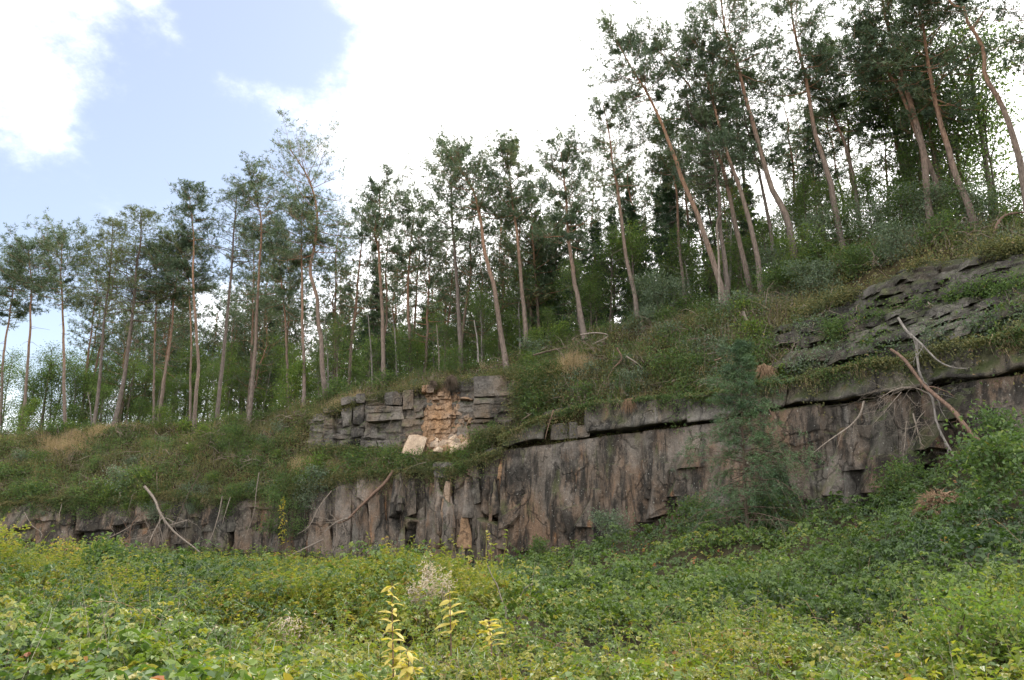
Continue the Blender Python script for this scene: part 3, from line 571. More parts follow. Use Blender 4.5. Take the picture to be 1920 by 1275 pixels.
hp = np.array([P(806, 854, ledgeY(805) - .35), P(882, 842, ledgeY(880) - .35), P(884, 822, ledgeY(884) + .7), P(808, 824, ledgeY(806) + .7)])
tag(block_mesh('rubble_heap', np.concatenate([hp + [0, 0, -.1], hp + [0, 1.2, -.5]]), M['orange'], None, n=(14, 8, 3), amp=.22, seed=91, pinch=.06), 'small broken rubble spilled from the orange scar', kind='stuff')

# ------------------------------------------------------------------ trees
def needle_tufts(bag, C, D, n, L, Wd, tint, r, spread=.75):
    """N needles fanning from each tuft centre about D"""
    m = len(C); c = np.repeat(C, n, 0); d = norm(np.repeat(D, n, 0) * .55 + r.normal(size=(m * n, 3)) * spread)
    t = np.repeat(tint, n) + r.normal(0, .06, m * n)
    spikes(bag, c + d * .02 + r.normal(0, .03, (m * n, 3)), d, L * r.uniform(.7, 1.25, m * n), Wd, np.clip(t, 0, .97))
def crown_parts(path, radp, lo, Rm, r, nb=48, ntw=8, ntf=7, nn=6, shape='pine', NL=.23, NW=.045, tint0=.45, one_side=0, droop=0.0):
    """limbs and needles of a conifer; PATH (N,3) trunk, LO: trunk share where the crown starts, RM: widest reach in metres"""
    wood, fol = Bag(), Bag(); N = len(path)
    seg = np.concatenate([[0], np.cumsum(np.linalg.norm(np.diff(path, axis=0), axis=1))]); seg /= seg[-1]
    if shape == 'spruce': f = np.linspace(0, .97, nb) ** .9
    else: f = np.clip((np.arange(nb) + r.random(nb)) / nb, 0, .96)
    hh = lo + (1 - lo) * f
    B0 = np.stack([np.interp(hh, seg, path[:, k]) for k in range(3)], -1); rb = np.interp(hh, seg, radp)
    az = np.arange(nb) * 2.399 + r.uniform(-.6, .6, nb)
    if shape == 'pine':
        prof = np.sin(np.clip(.25 + f * .68, 0, 1) * np.pi) ** .7 * .75 + .25; el = R(-10) + f ** 1.3 * R(58) + r.normal(0, R(15), nb)
        ln = Rm * prof * r.uniform(.55, 1.15, nb); ln[r.random(nb) < .12] *= .35
        bend = r.uniform(.1, .35, nb)
    elif shape == 'larch':
        prof = (1 - f) ** .65 * .95 + .14; el = R(10) + f * R(30) + r.normal(0, R(10), nb); ln = Rm * prof * r.uniform(.7, 1.1, nb); bend = r.uniform(-.25, .1, nb)
    else:
        prof = (1 - f) ** .85 + .06; el = R(4) + f * R(30) + r.normal(0, R(7), nb); ln = Rm * prof * r.uniform(.45, 1.2, nb); bend = r.uniform(-.30, -.08, nb)
    if one_side: ln = ln * (1 + .6 * np.cos(az) * one_side)
    d0 = np.stack([np.cos(az) * np.cos(el), np.sin(az) * np.cos(el), np.sin(el)], -1)
    t = np.linspace(0, 1, 6)
    wig = np.cumsum(r.normal(0, .055, (nb, 6, 3)), 1) * t[None, :, None]
    path_b = B0[:, None] + ln[:, None, None] * (t[None, :, None] * d0[:, None] + wig + (t ** 2)[None, :, None] * bend[:, None, None] * np.array([0, 0, 1.0]))
    rad = np.minimum(.45 * rb, .012 + .013 * ln)[:, None] * (1 - .85 * t)[None]
    tubes(wood, path_b, rad, 4, 1.0)
    # twigs
    tt = np.sort(r.uniform(.26 if shape != 'spruce' else .12, 1, (nb, ntw)), 1); tt[:, -1] = 1
    k = np.clip((tt * 5).astype(int), 0, 4); q = tt * 5 - k; I = np.arange(nb)[:, None]
    C = path_b[I, k] * (1 - q[..., None]) + path_b[I, k + 1] * q[..., None]
    bd = norm(path_b[I, k + 1] - path_b[I, k]); side = norm(np.cross(bd, [0, 0, 1.0]))
    sg = np.where(np.arange(ntw) % 2, 1, -1)[None, :, None] * r.uniform(.2, 1.1, (nb, ntw, 1))
    td = norm(bd * .7 + side * sg + r.normal(0, .28, C.shape) + [0, 0, .22 if shape == 'pine' else -.15])
    tl = np.maximum(ln[:, None], .5) * r.uniform(.22, .55, (nb, ntw)) * (1.2 - .5 * tt)
    C, td, tl = C.reshape(-1, 3), td.reshape(-1, 3), tl.ravel()
    u = np.linspace(0, 1, 2); tubes(wood, C[:, None] + td[:, None] * (tl[:, None] * u)[..., None] + np.array([0, 0, 1.0]) * (u ** 2)[None, :, None] * (tl * (.2 if shape == 'pine' else -droop))[:, None, None], np.broadcast_to(.011 * (1 - .7 * u), (len(C), 2)), 3, .6)
    s_ = r.uniform(.25, 1.08, (len(C), ntf)); s_[:, 0] = 1
    TC = C[:, None] + td[:, None] * (tl[:, None] * s_)[..., None] + r.normal(0, .15 if shape != 'spruce' else .06, (len(C), ntf, 3)) * np.minimum(1, tl * 1.6)[:, None, None]
    TC[..., 2] += (s_ ** 2) * (tl * (.2 if shape == 'pine' else -droop))[:, None]
    tin = np.clip(tint0 + np.repeat(r.normal(0, .16, nb), ntw)[:, None] + r.normal(0, .1, (len(C), ntf)), 0, .95)
    gone = r.random((len(C), 1)) < .1
    TD = norm(np.broadcast_to(td[:, None], TC.shape) + [0, 0, .5 if shape == 'pine' else -.1 - droop])
    keep = ~np.broadcast_to(gone, tin.shape).ravel()
    needle_tufts(fol, TC.reshape(-1, 3)[keep], TD.reshape(-1, 3)[keep], nn, NL, NW, tin.ravel()[keep], r)
    return wood, fol
def dead_stubs(wood, path, radp, lo, r, n=9, base=.3):
    seg = np.linspace(0, 1, len(path)); h = r.uniform(base, max(lo, base + .05), n)
    B = np.stack([np.interp(h, seg, path[:, k]) for k in range(3)], -1); az = r.uniform(0, 6.3, n); L = r.uniform(.25, 1.3, n)
    t = np.linspace(0, 1, 4); d = np.stack([np.cos(az), np.sin(az), r.uniform(-.3, .3, n)], -1)
    p = B[:, None] + d[:, None] * (L[:, None] * t)[..., None] + np.cumsum(r.normal(0, .04, (n, 4, 3)), 1) - np.array([0, 0, .25]) * (t ** 2)[None, :, None] * L[:, None, None]
    tubes(wood, p, np.broadcast_to(.022 * (1 - .7 * t), (n, 4)), 3, .05)
def tree_obj(name, label, cat, base, wood, fol, bark, leaf, group=None, crown='crown'):
    t = empty(name, base); tag(t, label, cat, group)
    wood.build('trunk', bark, t, True, base); fol.build(crown, leaf, t, False, base); return t
def copy_tree(o, loc, rz, s, label=None, group=None, sz=None):
    c = o.copy(); COL.objects.link(c); c.location = loc; c.rotation_euler = (rng.normal(0, .02), rng.normal(0, .02), rz); c.scale = (s, s, sz or s)
    if label: c['label'] = label
    if group: c['group'] = group
    for ch in o.children:
        k = ch.copy(); COL.objects.link(k); k.parent = c
    return c
def conifer(label, Y, pts, lo_py, Rpx, r0=.17, shape='pine', leaf='pine', bark='pine_bark', seed=1, group=None, forks=(), one_side=0, name=None, **k):
    """PTS: photo pixels of the trunk from base to tip; stands in the plane at distance Y"""
    r = np.random.default_rng(seed)
    p = np.array([P(a, b, Y) for a, b in pts]); p[:, 1] += r.normal(0, .12, len(p)); p[0, 2] -= .35
    path = smooth_path(p, 22); path[2:, :2] += np.cumsum(r.normal(0, .022, (20, 2)), 0); t = np.linspace(0, 1, 22); rad = .88 * r0 * (1 - .80 * t ** 1.15) * (1 + .35 * np.exp(-t * 22))
    zlo = P(pts[0][0], lo_py, Y)[2]; lo = np.clip((zlo - path[0, 2]) / (path[-1, 2] - path[0, 2]) - (.04 if shape == 'pine' else 0), .08, .95)
    Rm = Rpx / FPX * Y * 1.72
    wood, fol = crown_parts(path, rad, lo, Rm, r, shape=shape, one_side=one_side, **k)
    tubes(wood, path[None], rad[None], 8, np.clip(t * 1.15 + r.normal(0, .05), 0, 1)[None])
    for fk in forks:
        q = smooth_path(np.array([P(a, b, Y - .1) for a, b in fk]), 10); tubes(wood, q[None], np.linspace(r0 * .45, .03, 10)[None], 6, .8)
    dead_stubs(wood, path, rad, lo, r)
    nm = name or {'pine': 'pine_tree', 'larch': 'larch_tree', 'spruce': 'spruce_tree'}[shape]
    return tree_obj(nm, label, nm.split('_')[0] + ' tree', tuple(path[0] + [0, 0, .3]), wood, fol, M[bark], M[leaf], group)
def RY(px, extra=0): return float(np.interp(px, xs, rF[:, 1])) + extra
# the trees one can follow from base to tip along the edge (photo pixels)
T = conifer
T('slim pine with thin crown at the far end of the forest edge', RY(10, 2), [(3, 790), (8, 690), (14, 600), (22, 545), (25, 500)], 585, 34, .13, seed=101)
T('pine with flat rounded crown, second along the edge from the far end', RY(42, 1), [(38, 815), (46, 690), (54, 560), (56, 500), (52, 468)], 548, 42, .15, seed=102)
T('straight pine with long bare pale trunk and ragged narrow crown', RY(122), [(122, 812), (125, 725), (119, 600), (117, 520), (116, 455)], 560, 42, .15, seed=103, one_side=-.2)
T('olive larch with drooping sparse boughs beside the broader larch', RY(178), [(172, 812), (184, 725), (194, 600), (203, 500), (208, 412)], 590, 54, .16, 'larch', 'pine_y', 'grey_bark', 104, nb=46, NL=.17, NW=.035, droop=.3)
T('broad olive larch with the widest domed crown near dry grass', RY(212, -.5), [(210, 814), (226, 725), (246, 600), (258, 500), (266, 450), (264, 393)], 600, 64, .20, 'larch', 'pine_y', 'grey_bark', 105, nb=54, NL=.17, NW=.035, droop=.25)
T('thin reddish pine stem close behind the broad larch', RY(292, 2), [(288, 798), (290, 700), (292, 600), (296, 510), (298, 470)], 560, 32, .12, seed=106)
T('leaning orange pine with a crook near its base', RY(302, 1), [(296, 796), (305, 740), (309, 700), (318, 630), (328, 567), (332, 500), (330, 460)], 560, 38, .15, seed=107)
T('tall pale pine with small dark tufted crown high above its neighbours', RY(363, -1), [(361, 812), (366, 740), (366, 660), (359, 540), (358, 450), (355, 412), (352, 365)], 436, 30, .17, seed=108, nb=30, tint0=.4)
T('slim pine stem close beside the tall tufted pine', RY(354, 0), [(356, 808), (356, 720), (358, 640), (356, 560), (350, 500), (348, 470)], 540, 36, .12, seed=109)
T('dark larch with thin wispy hanging boughs next to a blue green pine', RY(410, 0), [(405, 803), (411, 725), (424, 600), (433, 500), (440, 410), (443, 345)], 505, 50, .19, 'larch', 'pine', 'grey_bark', 110, nb=44, ntw=6, ntf=4, NL=.16, NW=.035, droop=.45)
T('straight pale pine with compact blue green crown', RY(472, -1), [(467, 790), (473, 735), (480, 640), (487, 500), (489, 420), (480, 380), (474, 344)], 425, 42, .19, seed=111, tint0=.38)
T('thin pine with low dense crown behind the straight pale pine', RY(470, 5), [(466, 770), (470, 660), (474, 560), (476, 500), (474, 440)], 560, 42, .14, seed=112)
T('slim pine with sparse crown before the winding pine', RY(535, 2), [(538, 765), (538, 690), (535, 600), (530, 545), (524, 500), (520, 470)], 570, 34, .13, seed=113)
T('straight red trunked pine standing close beside the winding pine', RY(570, -.5), [(571, 755), (570, 700), (569, 600), (567, 480), (566, 400)], 480, 44, .15, seed=114)
T('tall pine with a strongly winding trunk and ragged leaning crown', RY(608), [(612, 748), (606, 690), (604, 640), (596, 600), (595, 555), (586, 525), (582, 500), (591, 455), (594, 400), (590, 372), (578, 335), (560, 305), (545, 282)], 490, 60, .20, seed=115, nb=46, tint0=.62, ntf=5, NW=.036, one_side=.1)
T('pine with bent forked top and dense dark crown over the layered wall', RY(718), [(721, 722), (718, 665), (714, 573), (713, 490), (708, 458), (701, 432), (712, 400), (712, 358)], 465, 44, .18, seed=116, nb=44, one_side=.55, tint0=.4, forks=[[(704, 450), (716, 425), (722, 400)]])
T('dense green pine filling the gap behind the bent forked pine', RY(770, 3), [(772, 712), (768, 640), (764, 560), (768, 470), (775, 405)], 520, 58, .16, seed=117, nb=44, tint0=.42)
T('grey trunked pine with dark crown merging into the leaning pine', RY(862, .5), [(866, 690), (861, 600), (856, 510), (850, 430), (846, 350), (845, 305)], 450, 54, .18, seed=118, nb=44, bark='grey_bark', tint0=.42)
T('leaning pine whose curved trunk ends in a crown swept to one side', RY(946, -1), [(951, 684), (942, 640), (930, 550), (920, 505), (910, 470), (903, 420), (893, 372), (878, 340), (860, 315), (848, 298)], 400, 50, .20, seed=119, nb=40, one_side=-.3)
T('straight red pine with open ragged crown beyond the leaning pine', RY(985, -.5), [(988, 640), (980, 570), (972, 507), (966, 440), (958, 380), (952, 317), (948, 278)], 400, 40, .16, seed=120, tint0=.55)
T('dark pine with low spreading crown between two red trunks', RY(1010, 5), [(1012, 640), (1008, 580), (1004, 500), (1000, 430), (998, 372)], 540, 54, .15, seed=121, nb=42)
T('upright pine with grey foot and blue green pointed crown', RY(1088, -1), [(1095, 628), (1084, 560), (1075, 510), (1066, 440), (1060, 370), (1054, 287)], 445, 46, .18, seed=122, nb=46)
T('slender pine standing alone against the bright cloud', RY(1190, -1), [(1197, 612), (1188, 540), (1177, 482), (1162, 380), (1151, 300), (1143, 240), (1134, 195)], 330, 46, .16, seed=123, nb=40, tint0=.55, NW=.037)
T('thin reddish pine stem rising behind the grey green willow', RY(1280, 2), [(1284, 560), (1280, 500), (1273, 430), (1270, 360), (1262, 300), (1254, 240)], 330, 44, .13, seed=124)
T('long leaning pine whose crown reaches furthest over the quarry', RY(1352, -1.5), [(1356, 580), (1350, 545), (1337, 490), (1307, 404), (1282, 345), (1266, 295), (1247, 247), (1221, 195), (1196, 152), (1176, 120), (1158, 88)], 180, 52, .20, seed=125, nb=42, one_side=-.35, tint0=.42)
T('pair trunk pine with twisted fork beside the long leaning pine', RY(1362, -1), [(1364, 576), (1362, 500), (1358, 430), (1352, 365), (1340, 300), (1330, 250), (1318, 220)], 330, 50, .18, seed=126, nb=40, bark='grey_bark', forks=[[(1340, 300), (1325, 245), (1300, 222), (1290, 200), (1288, 180)], [(1352, 400), (1344, 420), (1348, 470), (1350, 520)]])
T('pine with red upper trunk sweeping under the hanging crown', RY(1405, 0), [(1408, 560), (1399, 520), (1385, 446), (1367, 378), (1348, 312), (1330, 260), (1310, 215), (1290, 168), (1262, 135), (1238, 104), (1222, 88)], 215, 56, .18, seed=127, nb=44, one_side=-.2, tint0=.4)
T('tall pine with long orange trunk leaning between two dark crowns', RY(1425, -1), [(1428, 556), (1417, 487), (1398, 404), (1378, 335), (1360, 285), (1342, 232), (1332, 190), (1318, 130), (1302, 78)], 190, 50, .18, seed=128, nb=38)
T('big pine with crooked neck and broad crown cut by the top edge', RY(1485, -1), [(1490, 475), (1469, 404), (1450, 365), (1432, 305), (1417, 247), (1400, 200), (1390, 155), (1378, 118), (1358, 70), (1352, 30), (1345, -30)], 120, 70, .20, seed=129, nb=50, one_side=-.1, tint0=.42)
T('thin grey pine stem doubled behind the crooked necked pine', RY(1450, 1), [(1452, 500), (1448, 450), (1432, 365), (1424, 310), (1408, 245), (1398, 190), (1390, 150)], 300, 48, .14, seed=130, bark='grey_bark')
T('tall pine with pale trunk and long open crown above light shrubs', RY(1580, -1), [(1582, 470), (1576, 430), (1561, 365), (1550, 310), (1537, 247), (1522, 172), (1500, 90), (1488, 30), (1480, -40)], 150, 58, .19, seed=131, nb=50)
T('thin reddish pine with side tuft beside the pale trunked one', RY(1600, 1), [(1610, 400), (1600, 332), (1582, 280), (1566, 234), (1548, 177), (1540, 130), (1534, 100)], 240, 44, .13, seed=132, bark='pine_bark')
T('thick grey footed pine leaning across the thicket of green saplings', RY(1735, -1), [(1745, 430), (1740, 385), (1732, 332), (1717, 234), (1701, 156), (1673, 65), (1654, 13), (1640, -60)], 110, 76, .20, seed=133, nb=54, one_side=.1)
T('brown pine curving across the thick grey footed pine', RY(1765, 0), [(1775, 420), (1760, 370), (1745, 312), (1722, 262), (1706, 221), (1683, 167), (1660, 132), (1639, 108), (1620, 70)], 170, 56, .17, seed=134, nb=44, tint0=.4)
T('dark branched slim pine between the grey footed and the brown stub pine', RY(1690, 3), [(1704, 400), (1695, 305), (1684, 260), (1668, 210), (1650, 168), (1640, 140)], 270, 44, .13, seed=135)
T('reddish pine studded with broken branch stubs', RY(1818, -1), [(1828, 425), (1812, 390), (1800, 332), (1780, 250), (1760, 180), (1738, 92), (1726, 40), (1715, -20)], 190, 62, .18, seed=136, nb=46, one_side=.25)
T('bare orange trunk bending twice against the white sky', RY(1910, -2), [(1926, 430), (1917, 332), (1898, 255), (1873, 190), (1850, 160), (1842, 140), (1838, 85), (1811, 48), (1796, 20), (1785, 0), (1770, -60)], -20, 56, .17, seed=137, nb=30, forks=[[(1822, 56), (1834, 38), (1846, 20)]])
T('dark pine whose boughs hang in at the upper corner', RY(1975, -3), [(1990, 430), (1985, 300), (1970, 180), (1955, 60), (1945, -60)], 90, 80, .2, seed=138, nb=44, tint0=.35)

# trees deeper in the wood: copies of a few kinds
proto = []
for i, (kind, h, lo, Rm, leaf) in enumerate([('pine', 16, .42, 2.9, 'pine'), ('pine', 17, .55, 2.7, 'pine'), ('pine', 13, .30, 3.0, 'pine'), ('pine', 18, .48, 2.8, 'pine'), ('spruce', 13, .12, 2.5, 'spruce'), ('spruce', 10, .08, 2.1, 'spruce')]):
    r = np.random.default_rng(300 + i); z = np.linspace(-.4, h, 14)
    path = np.stack([np.cumsum(r.normal(0, .11, 14)), np.cumsum(r.normal(0, .11, 14)), z], -1); path[:, :2] -= path[0, :2]
    t = np.linspace(0, 1, 14); rad = (.15 if kind == 'pine' else .12) * (1 - .85 * t)
    wood, fol = crown_parts(path, rad, lo, Rm, r, nb=34 if kind == 'pine' else 60, ntw=7, ntf=4, nn=6, shape=kind, NL=.24, NW=.055, droop=.35 if kind == 'spruce' else 0)
    tubes(wood, path[None], rad[None], 6, np.clip(t * 1.2, 0, 1)[None]); dead_stubs(wood, path, rad, lo, r)
    lab = 'slender pine standing deeper in the wood behind the edge trees' if kind == 'pine' else 'dark spruce standing deeper in the wood behind the edge trees'
    proto.append(tree_obj(kind + '_tree', lab, kind + ' tree', (0, 0, 0), wood, fol, M['pine_bark' if kind == 'pine' else 'grey_bark'], M[leaf], 'pines deeper in the wood' if kind == 'pine' else 'spruces deeper in the wood'))
LM = [(0, 'the slim pine at the far end'), (45, 'the flat crowned second pine'), (122, 'the ragged pale pine'), (178, 'the drooping larch'), (220, 'the broad olive larch'), (300, 'the crooked orange pine'), (363, 'the tall tufted pine'), (415, 'the dark wispy larch'), (475, 'the blue green crowned pine'), (538, 'the sparse crowned pine'), (604, 'the winding pine'), (716, 'the bent forked pine'), (790, 'the fresh orange scar'), (862, 'the grey trunked pine'), (940, 'the swept leaning pine'), (985, 'the straight red pine'), (1090, 'the upright pine'), (1190, 'the lone slender pine'), (1245, 'the willow bush'), (1345, 'the far leaning pine'), (1420, 'the long orange pine'), (1485, 'the crooked necked pine'), (1580, 'the pale open crowned pine'), (1660, 'the rim bushes'), (1740, 'the thick grey footed pine'), (1820, 'the pine with stubs'), (1900, 'the twice bent bare pine')]
ORD = ['nearest', 'second', 'third', 'fourth', 'fifth', 'sixth', 'seventh', 'eighth', 'ninth', 'tenth', 'eleventh', 'twelfth', 'thirteenth', 'fourteenth', 'fifteenth', 'sixteenth', 'seventeenth', 'eighteenth', 'nineteenth', 'twentieth']
BACK = {}
def name_backs():
    for (what, where), os_ in BACK.items():
        os_.sort(key=lambda a: a[0])
        for i, (_y, o) in enumerate(os_): o['label'] = f'{what} behind {where}' + (f', {ORD[min(i, 19)]} back from the edge' if len(os_) > 1 else '')
def backlabel(what, o):
    x, y = o.location[0], o.location[1]; z = o.location[2]; px = 960 + FPX * x / (y * CP + z * SP)
    w = min(LM, key=lambda a: abs(a[0] - px))[1]; BACK.setdefault((what, w), []).append((y, o)); return o
used = set(); r = np.random.default_rng(55)
def plant(k, loc, rz, s):
    if k not in used:
        used.add(k); o = proto[k]; o.location = loc; o.rotation_euler.z = rz; o.scale = (s, s, s)
    else: o = copy_tree(proto[k], loc, rz, s)
    return backlabel('slender pine in the wood' if k < 4 else 'dark spruce in the wood', o)
for i in range(136):
    px = -60 + 2060 * (i + r.uniform(.1, .9)) / 136; b = r.uniform(3, 26); k = int(r.choice(4, p=[.25, .2, .35, .2])) if r.random() < .78 or px < 500 else int(4 + r.choice(2))
    q = floor_at(px, b); plant(k, (q[0], q[1], q[2] - .2), r.uniform(0, 6.3), r.uniform(.72, 1.02))
for i in range(70):
    px = -80 + 1200 * (i + r.uniform(0, 1)) / 70; q = floor_at(px, r.uniform(16, 36)); plant(int(r.choice(4, p=[.25, .15, .45, .15])), (q[0], q[1], q[2] - .2), r.uniform(0, 6.3), r.uniform(.8, 1.05))
for px, b, k, s in ((1010, 6, 4, .9), (1060, 8, 5, 1.1), (1110, 5, 4, .85), (1150, 7, 5, 1.0), (1310, 5, 4, 1.0), (1400, 6, 4, 1.0), (650, 8, 4, .8), (400, 10, 4, .8), (1320, 9, 5, 1.2), (1240, 6, 5, 1.0)):
    q = floor_at(px, b); plant(k, (q[0], q[1], q[2] - .2), r.uniform(0, 6.3), s)
for k in range(6):
    if k not in used:
        for ch in list(proto[k].children): bpy.data.objects.remove(ch)
        bpy.data.objects.remove(proto[k])

# broadleaf bushes and saplings
def broadleaf(name, label, cat, base, h, Rm, leaf, bark, seed, nl=2600, LL=.11, group=None, lo=.15, stems=1, trunk_r=None, hexa=False, up=.3, rx=1.0):
    r = np.random.default_rng(seed); wood, fol = Bag(), Bag(); allC, allD = [], []
    for s_ in range(stems):
        lean = r.normal(0, .16 if stems > 1 else .05, 2) * h * (1.6 if stems > 1 else 1)
        t = np.linspace(0, 1, 8); path = np.stack([lean[0] * t ** 1.3 + np.cumsum(r.normal(0, .02 * h / 4, 8)), lean[1] * t ** 1.3 + np.cumsum(r.normal(0, .02 * h / 4, 8)), -.3 + (h * .95 + .3) * t * r.uniform(.8, 1)], -1)
        rad = (trunk_r or .012 * h) / math.sqrt(stems) * (1 - .85 * t); tubes(wood, path[None], rad[None], 5, .3)
        nb = max(7, 30 // stems); f = np.sort(r.uniform(lo, .98, nb)); B = np.stack([np.interp(f, t, path[:, k]) for k in range(3)], -1)
        az = r.uniform(0, 6.3, nb); el = r.normal(R(25), R(16), nb) + f * R(25); g = np.clip((f - lo) / (1 - lo), 0, 1)
        ln = Rm / (1 if stems == 1 else 1.25) * (np.sin(np.clip(.25 + g * .72, 0, 1) * np.pi) * .85 + .15) * r.uniform(.6, 1.15, nb)
        d = np.stack([np.cos(az) * np.cos(el) * rx, np.sin(az) * np.cos(el), np.sin(el)], -1); u = np.linspace(0, 1, 5)
        pb = B[:, None] + d[:, None] * (ln[:, None] * u)[..., None] + np.cumsum(r.normal(0, .05, (nb, 5, 3)), 1) * ln[:, None, None] * u[None, :, None]
        tubes(wood, pb, np.broadcast_to(.02 * (h / 6) ** .5 * (1 - .8 * u), (nb, 5)), 3, .6)
        m = 7; v = r.uniform(.25, 1.05, (nb, m)); k = np.clip((v * 4).astype(int), 0, 3); q = (v * 4 - k)[..., None]; I = np.arange(nb)[:, None]
        C = (pb[I, k] * (1 - q) + pb[I, k + 1] * q + r.normal(0, .16, (nb, m, 3)) * ln[:, None, None]).reshape(-1, 3)
        allC.append(C); allD.append(np.repeat(d, m, 0))
    C = np.concatenate(allC); D = np.concatenate(allD); per = max(3, nl // len(C)); n = len(C) * per
    c = np.repeat(C, per, 0) + r.normal(0, 1, (n, 3)) * np.array([.16, .16, .11]) * (Rm / 1.5 + .35)
    dd = norm(np.repeat(D, per, 0) * .5 + r.normal(0, .8, (n, 3)) + [0, 0, -.15]); U = norm(r.normal(0, .6, (n, 3)) + [0, 0, up + .5])
    tint = np.clip(.45 + np.repeat(r.normal(0, .16, len(C)), per) + r.normal(0, .14, n), 0, 1)
    leaves(fol, c, dd, U, LL * r.uniform(.7, 1.3, n), LL * .55, tint, hexa)
    t = empty(name, base); tag(t, label, cat, group)
    wood.build('stem', M[bark], t, True); fol.build('foliage', M[leaf], t); return t
# saplings filling the wood under the pines: a few kinds, then copies
sap = []
for i, (h, Rm, leaf, bark, n) in enumerate([(7.5, 2.0, 'leaf_sap', 'birch_bark', 3000), (5.5, 1.8, 'leaf_sap', 'grey_bark', 2600), (4.0, 1.6, 'leaf_l', 'grey_bark', 2200), (8.5, 2.4, 'leaf_sap', 'grey_bark', 3000), (3.0, 1.5, 'leaf', 'twig', 2000)]):
    lab = ['birch sapling with whitish stem under the pines', 'bushy green sapling under the pines', 'light green sapling catching the sun under the pines', 'tall dark leafy tree under the pines', 'low green bush growing between the pine trunks'][i]
    sap.append(broadleaf(['birch_tree', 'leafy_sapling', 'leafy_sapling', 'leafy_tree', 'green_bush'][i], lab, ['birch', 'sapling', 'sapling', 'tree', 'bush'][i], (0, 0, 0), h, Rm, leaf, bark, 400 + i, n, .115, ['birch saplings under the pines', 'bushy saplings under the pines', 'light green saplings under the pines', 'leafy trees under the pines', 'low bushes between the pines'][i]))
used2 = set(); r = np.random.default_rng(66)
def plant2(k, q, s):
    rz = r.uniform(0, 6.3)
    if k not in used2:
        used2.add(k); o = sap[k]; o.location = q; o.rotation_euler.z = rz; o.scale = (s, s, s)
    else: o = copy_tree(sap[k], tuple(q), rz, s, sz=s * r.uniform(.85, 1.15))
    backlabel(['birch sapling', 'bushy sapling', 'light green sapling', 'leafy tree', 'low green bush'][k], o)
for i in range(150):
    px = -50 + 2060 * (i + r.uniform(0, 1)) / 150; b = r.uniform(2.0, 19)
    k = int(r.choice(5, p=[.28, .22, .16, .24, .10] if px < 1150 else [.28, .26, .12, .26, .08])); q = floor_at(px, b) - [0, 0, .15]
    plant2(k, q, r.uniform(.65, 1.1) * (.72 if px > 1430 else .95))
for i in range(46):
    px = -60 + 1260 * (i + r.uniform(0, 1)) / 46; plant2(int(r.choice([0, 3, 1])), floor_at(px, r.uniform(8, 28)) - [0, 0, .2], r.uniform(.95, 1.4))
for px, b, k, s in ((-10, 3, 1, 1.1), (12, 4, 1, 1.3), (-25, 7, 3, 1.1), (40, 9, 3, 1.0), (75, 8, 1, 1.3), (0, 11, 3, 1.1), (8, 5, 0, .9), (-40, 4, 3, .8), (25, 7, 3, .9), (-60, 2, 1, 1.2), (60, 5, 1, 1.2), (100, 6, 0, .9), (-90, 5, 0, 1), (20, 1.5, 2, .8), (90, 2, 4, 1), (140, 3, 1, .9), (215, 3, 4, .9), (520, 2, 2, .9), (680, 2, 1, .8), (760, 2.5, 4, 1.1), (830, 2.5, 1, .8), (900, 2, 0, .7), (1120, 2.5, 1, 1), (1160, 4, 3, .9), (1210, 3, 3, 1.1), (1225, 5, 0, 1.3), (1320, 3, 1, 1), (1420, 2, 1, .9), (1470, 2, 1, 1), (1520, 2, 0, .75), (1560, 3, 3, .7), (1630, 3, 3, .75), (1680, 2, 1, .9), (1720, 3, 0, .8), (1790, 3, 3, .75), (1850, 2, 3, .9), (1880, 4, 3, 1.2), (1905, 3, 3, 1.5), (1925, 5, 0, 1.9), (1960, 3, 3, 1.7), (1915, 7, 0, 1.9), (1940, 2, 1, 1.6)):
    plant2(k, floor_at(px, b) - [0, 0, .1], s)
name_backs()
# bushes along the edge and on the bank
def bush(name, label, px, t, h, Rm, leaf, seed, nl=2200, LL=.10, stems=4, bark='twig', cat='bush', **k):
    q = bank_at(px, t); return broadleaf(name, label, cat, tuple(q - [0, .1, .12]), h, Rm, leaf, bark, seed, nl, LL, None, .1, stems, **k)
bush('willow_bush', 'rounded grey green willow bush on the rim beside the slender lone pine', 1238, .97, 2.9, 1.75, 'leaf_grey', 501, 4200, .11, 5)
bush('green_bush', 'bright leafy bush at the foot of the leaning pine', 1000, .93, 1.7, 1.3, 'leaf_l', 502, 1800)
bush('green_bush', 'bright leafy bush between the red pine and the upright pine', 1052, .95, 1.5, 1.4, 'leaf_l', 503, 1800)
bush('green_bush', 'pale leafy bush over the hollow of the orange scar', 856, .97, 2.2, 1.4, 'leaf', 504, 2000)
bush('maple_sapling', 'light green tiered sapling in front of the red trunked pine', 540, .97, 3.9, 1.7, 'leaf_l', 505, 2400, .15, 2, cat='sapling')
bush('green_bush', 'pale leafy bush at the foot of the tall tufted pine', 312, .99, 1.7, 1.3, 'leaf_l', 506, 1500)
bush('yellow_green_sapling', 'yellowish sapling at the far end of the bank', 38, .99, 3.2, 1.2, 'leaf_l', 507, 1700, .12, 2, cat='sapling')
bush('green_bush', 'round green bush low on the bank below the pale straight pine', 443, .40, 2.1, 1.3, 'leaf', 508, 2400)
bush('green_bush', 'dark spreading bush on the ledge beneath the overhanging bank', 925, .22, 1.3, 1.1, 'leaf', 509, 1500)
bush('green_bush', 'low light green bush on the bank under the leaning pine', 1000, .70, 1.0, 1.0, 'leaf_l', 510, 1300)
bush('green_bush', 'leafy bush hanging above the long slab of the thick bed', 1180, .28, 1.0, 1.3, 'leaf_grey', 511, 1600)
bush('green_bush', 'dark green bush above the bed beside the young spruce', 1300, .30, 1.3, 1.2, 'leaf', 512, 1700)
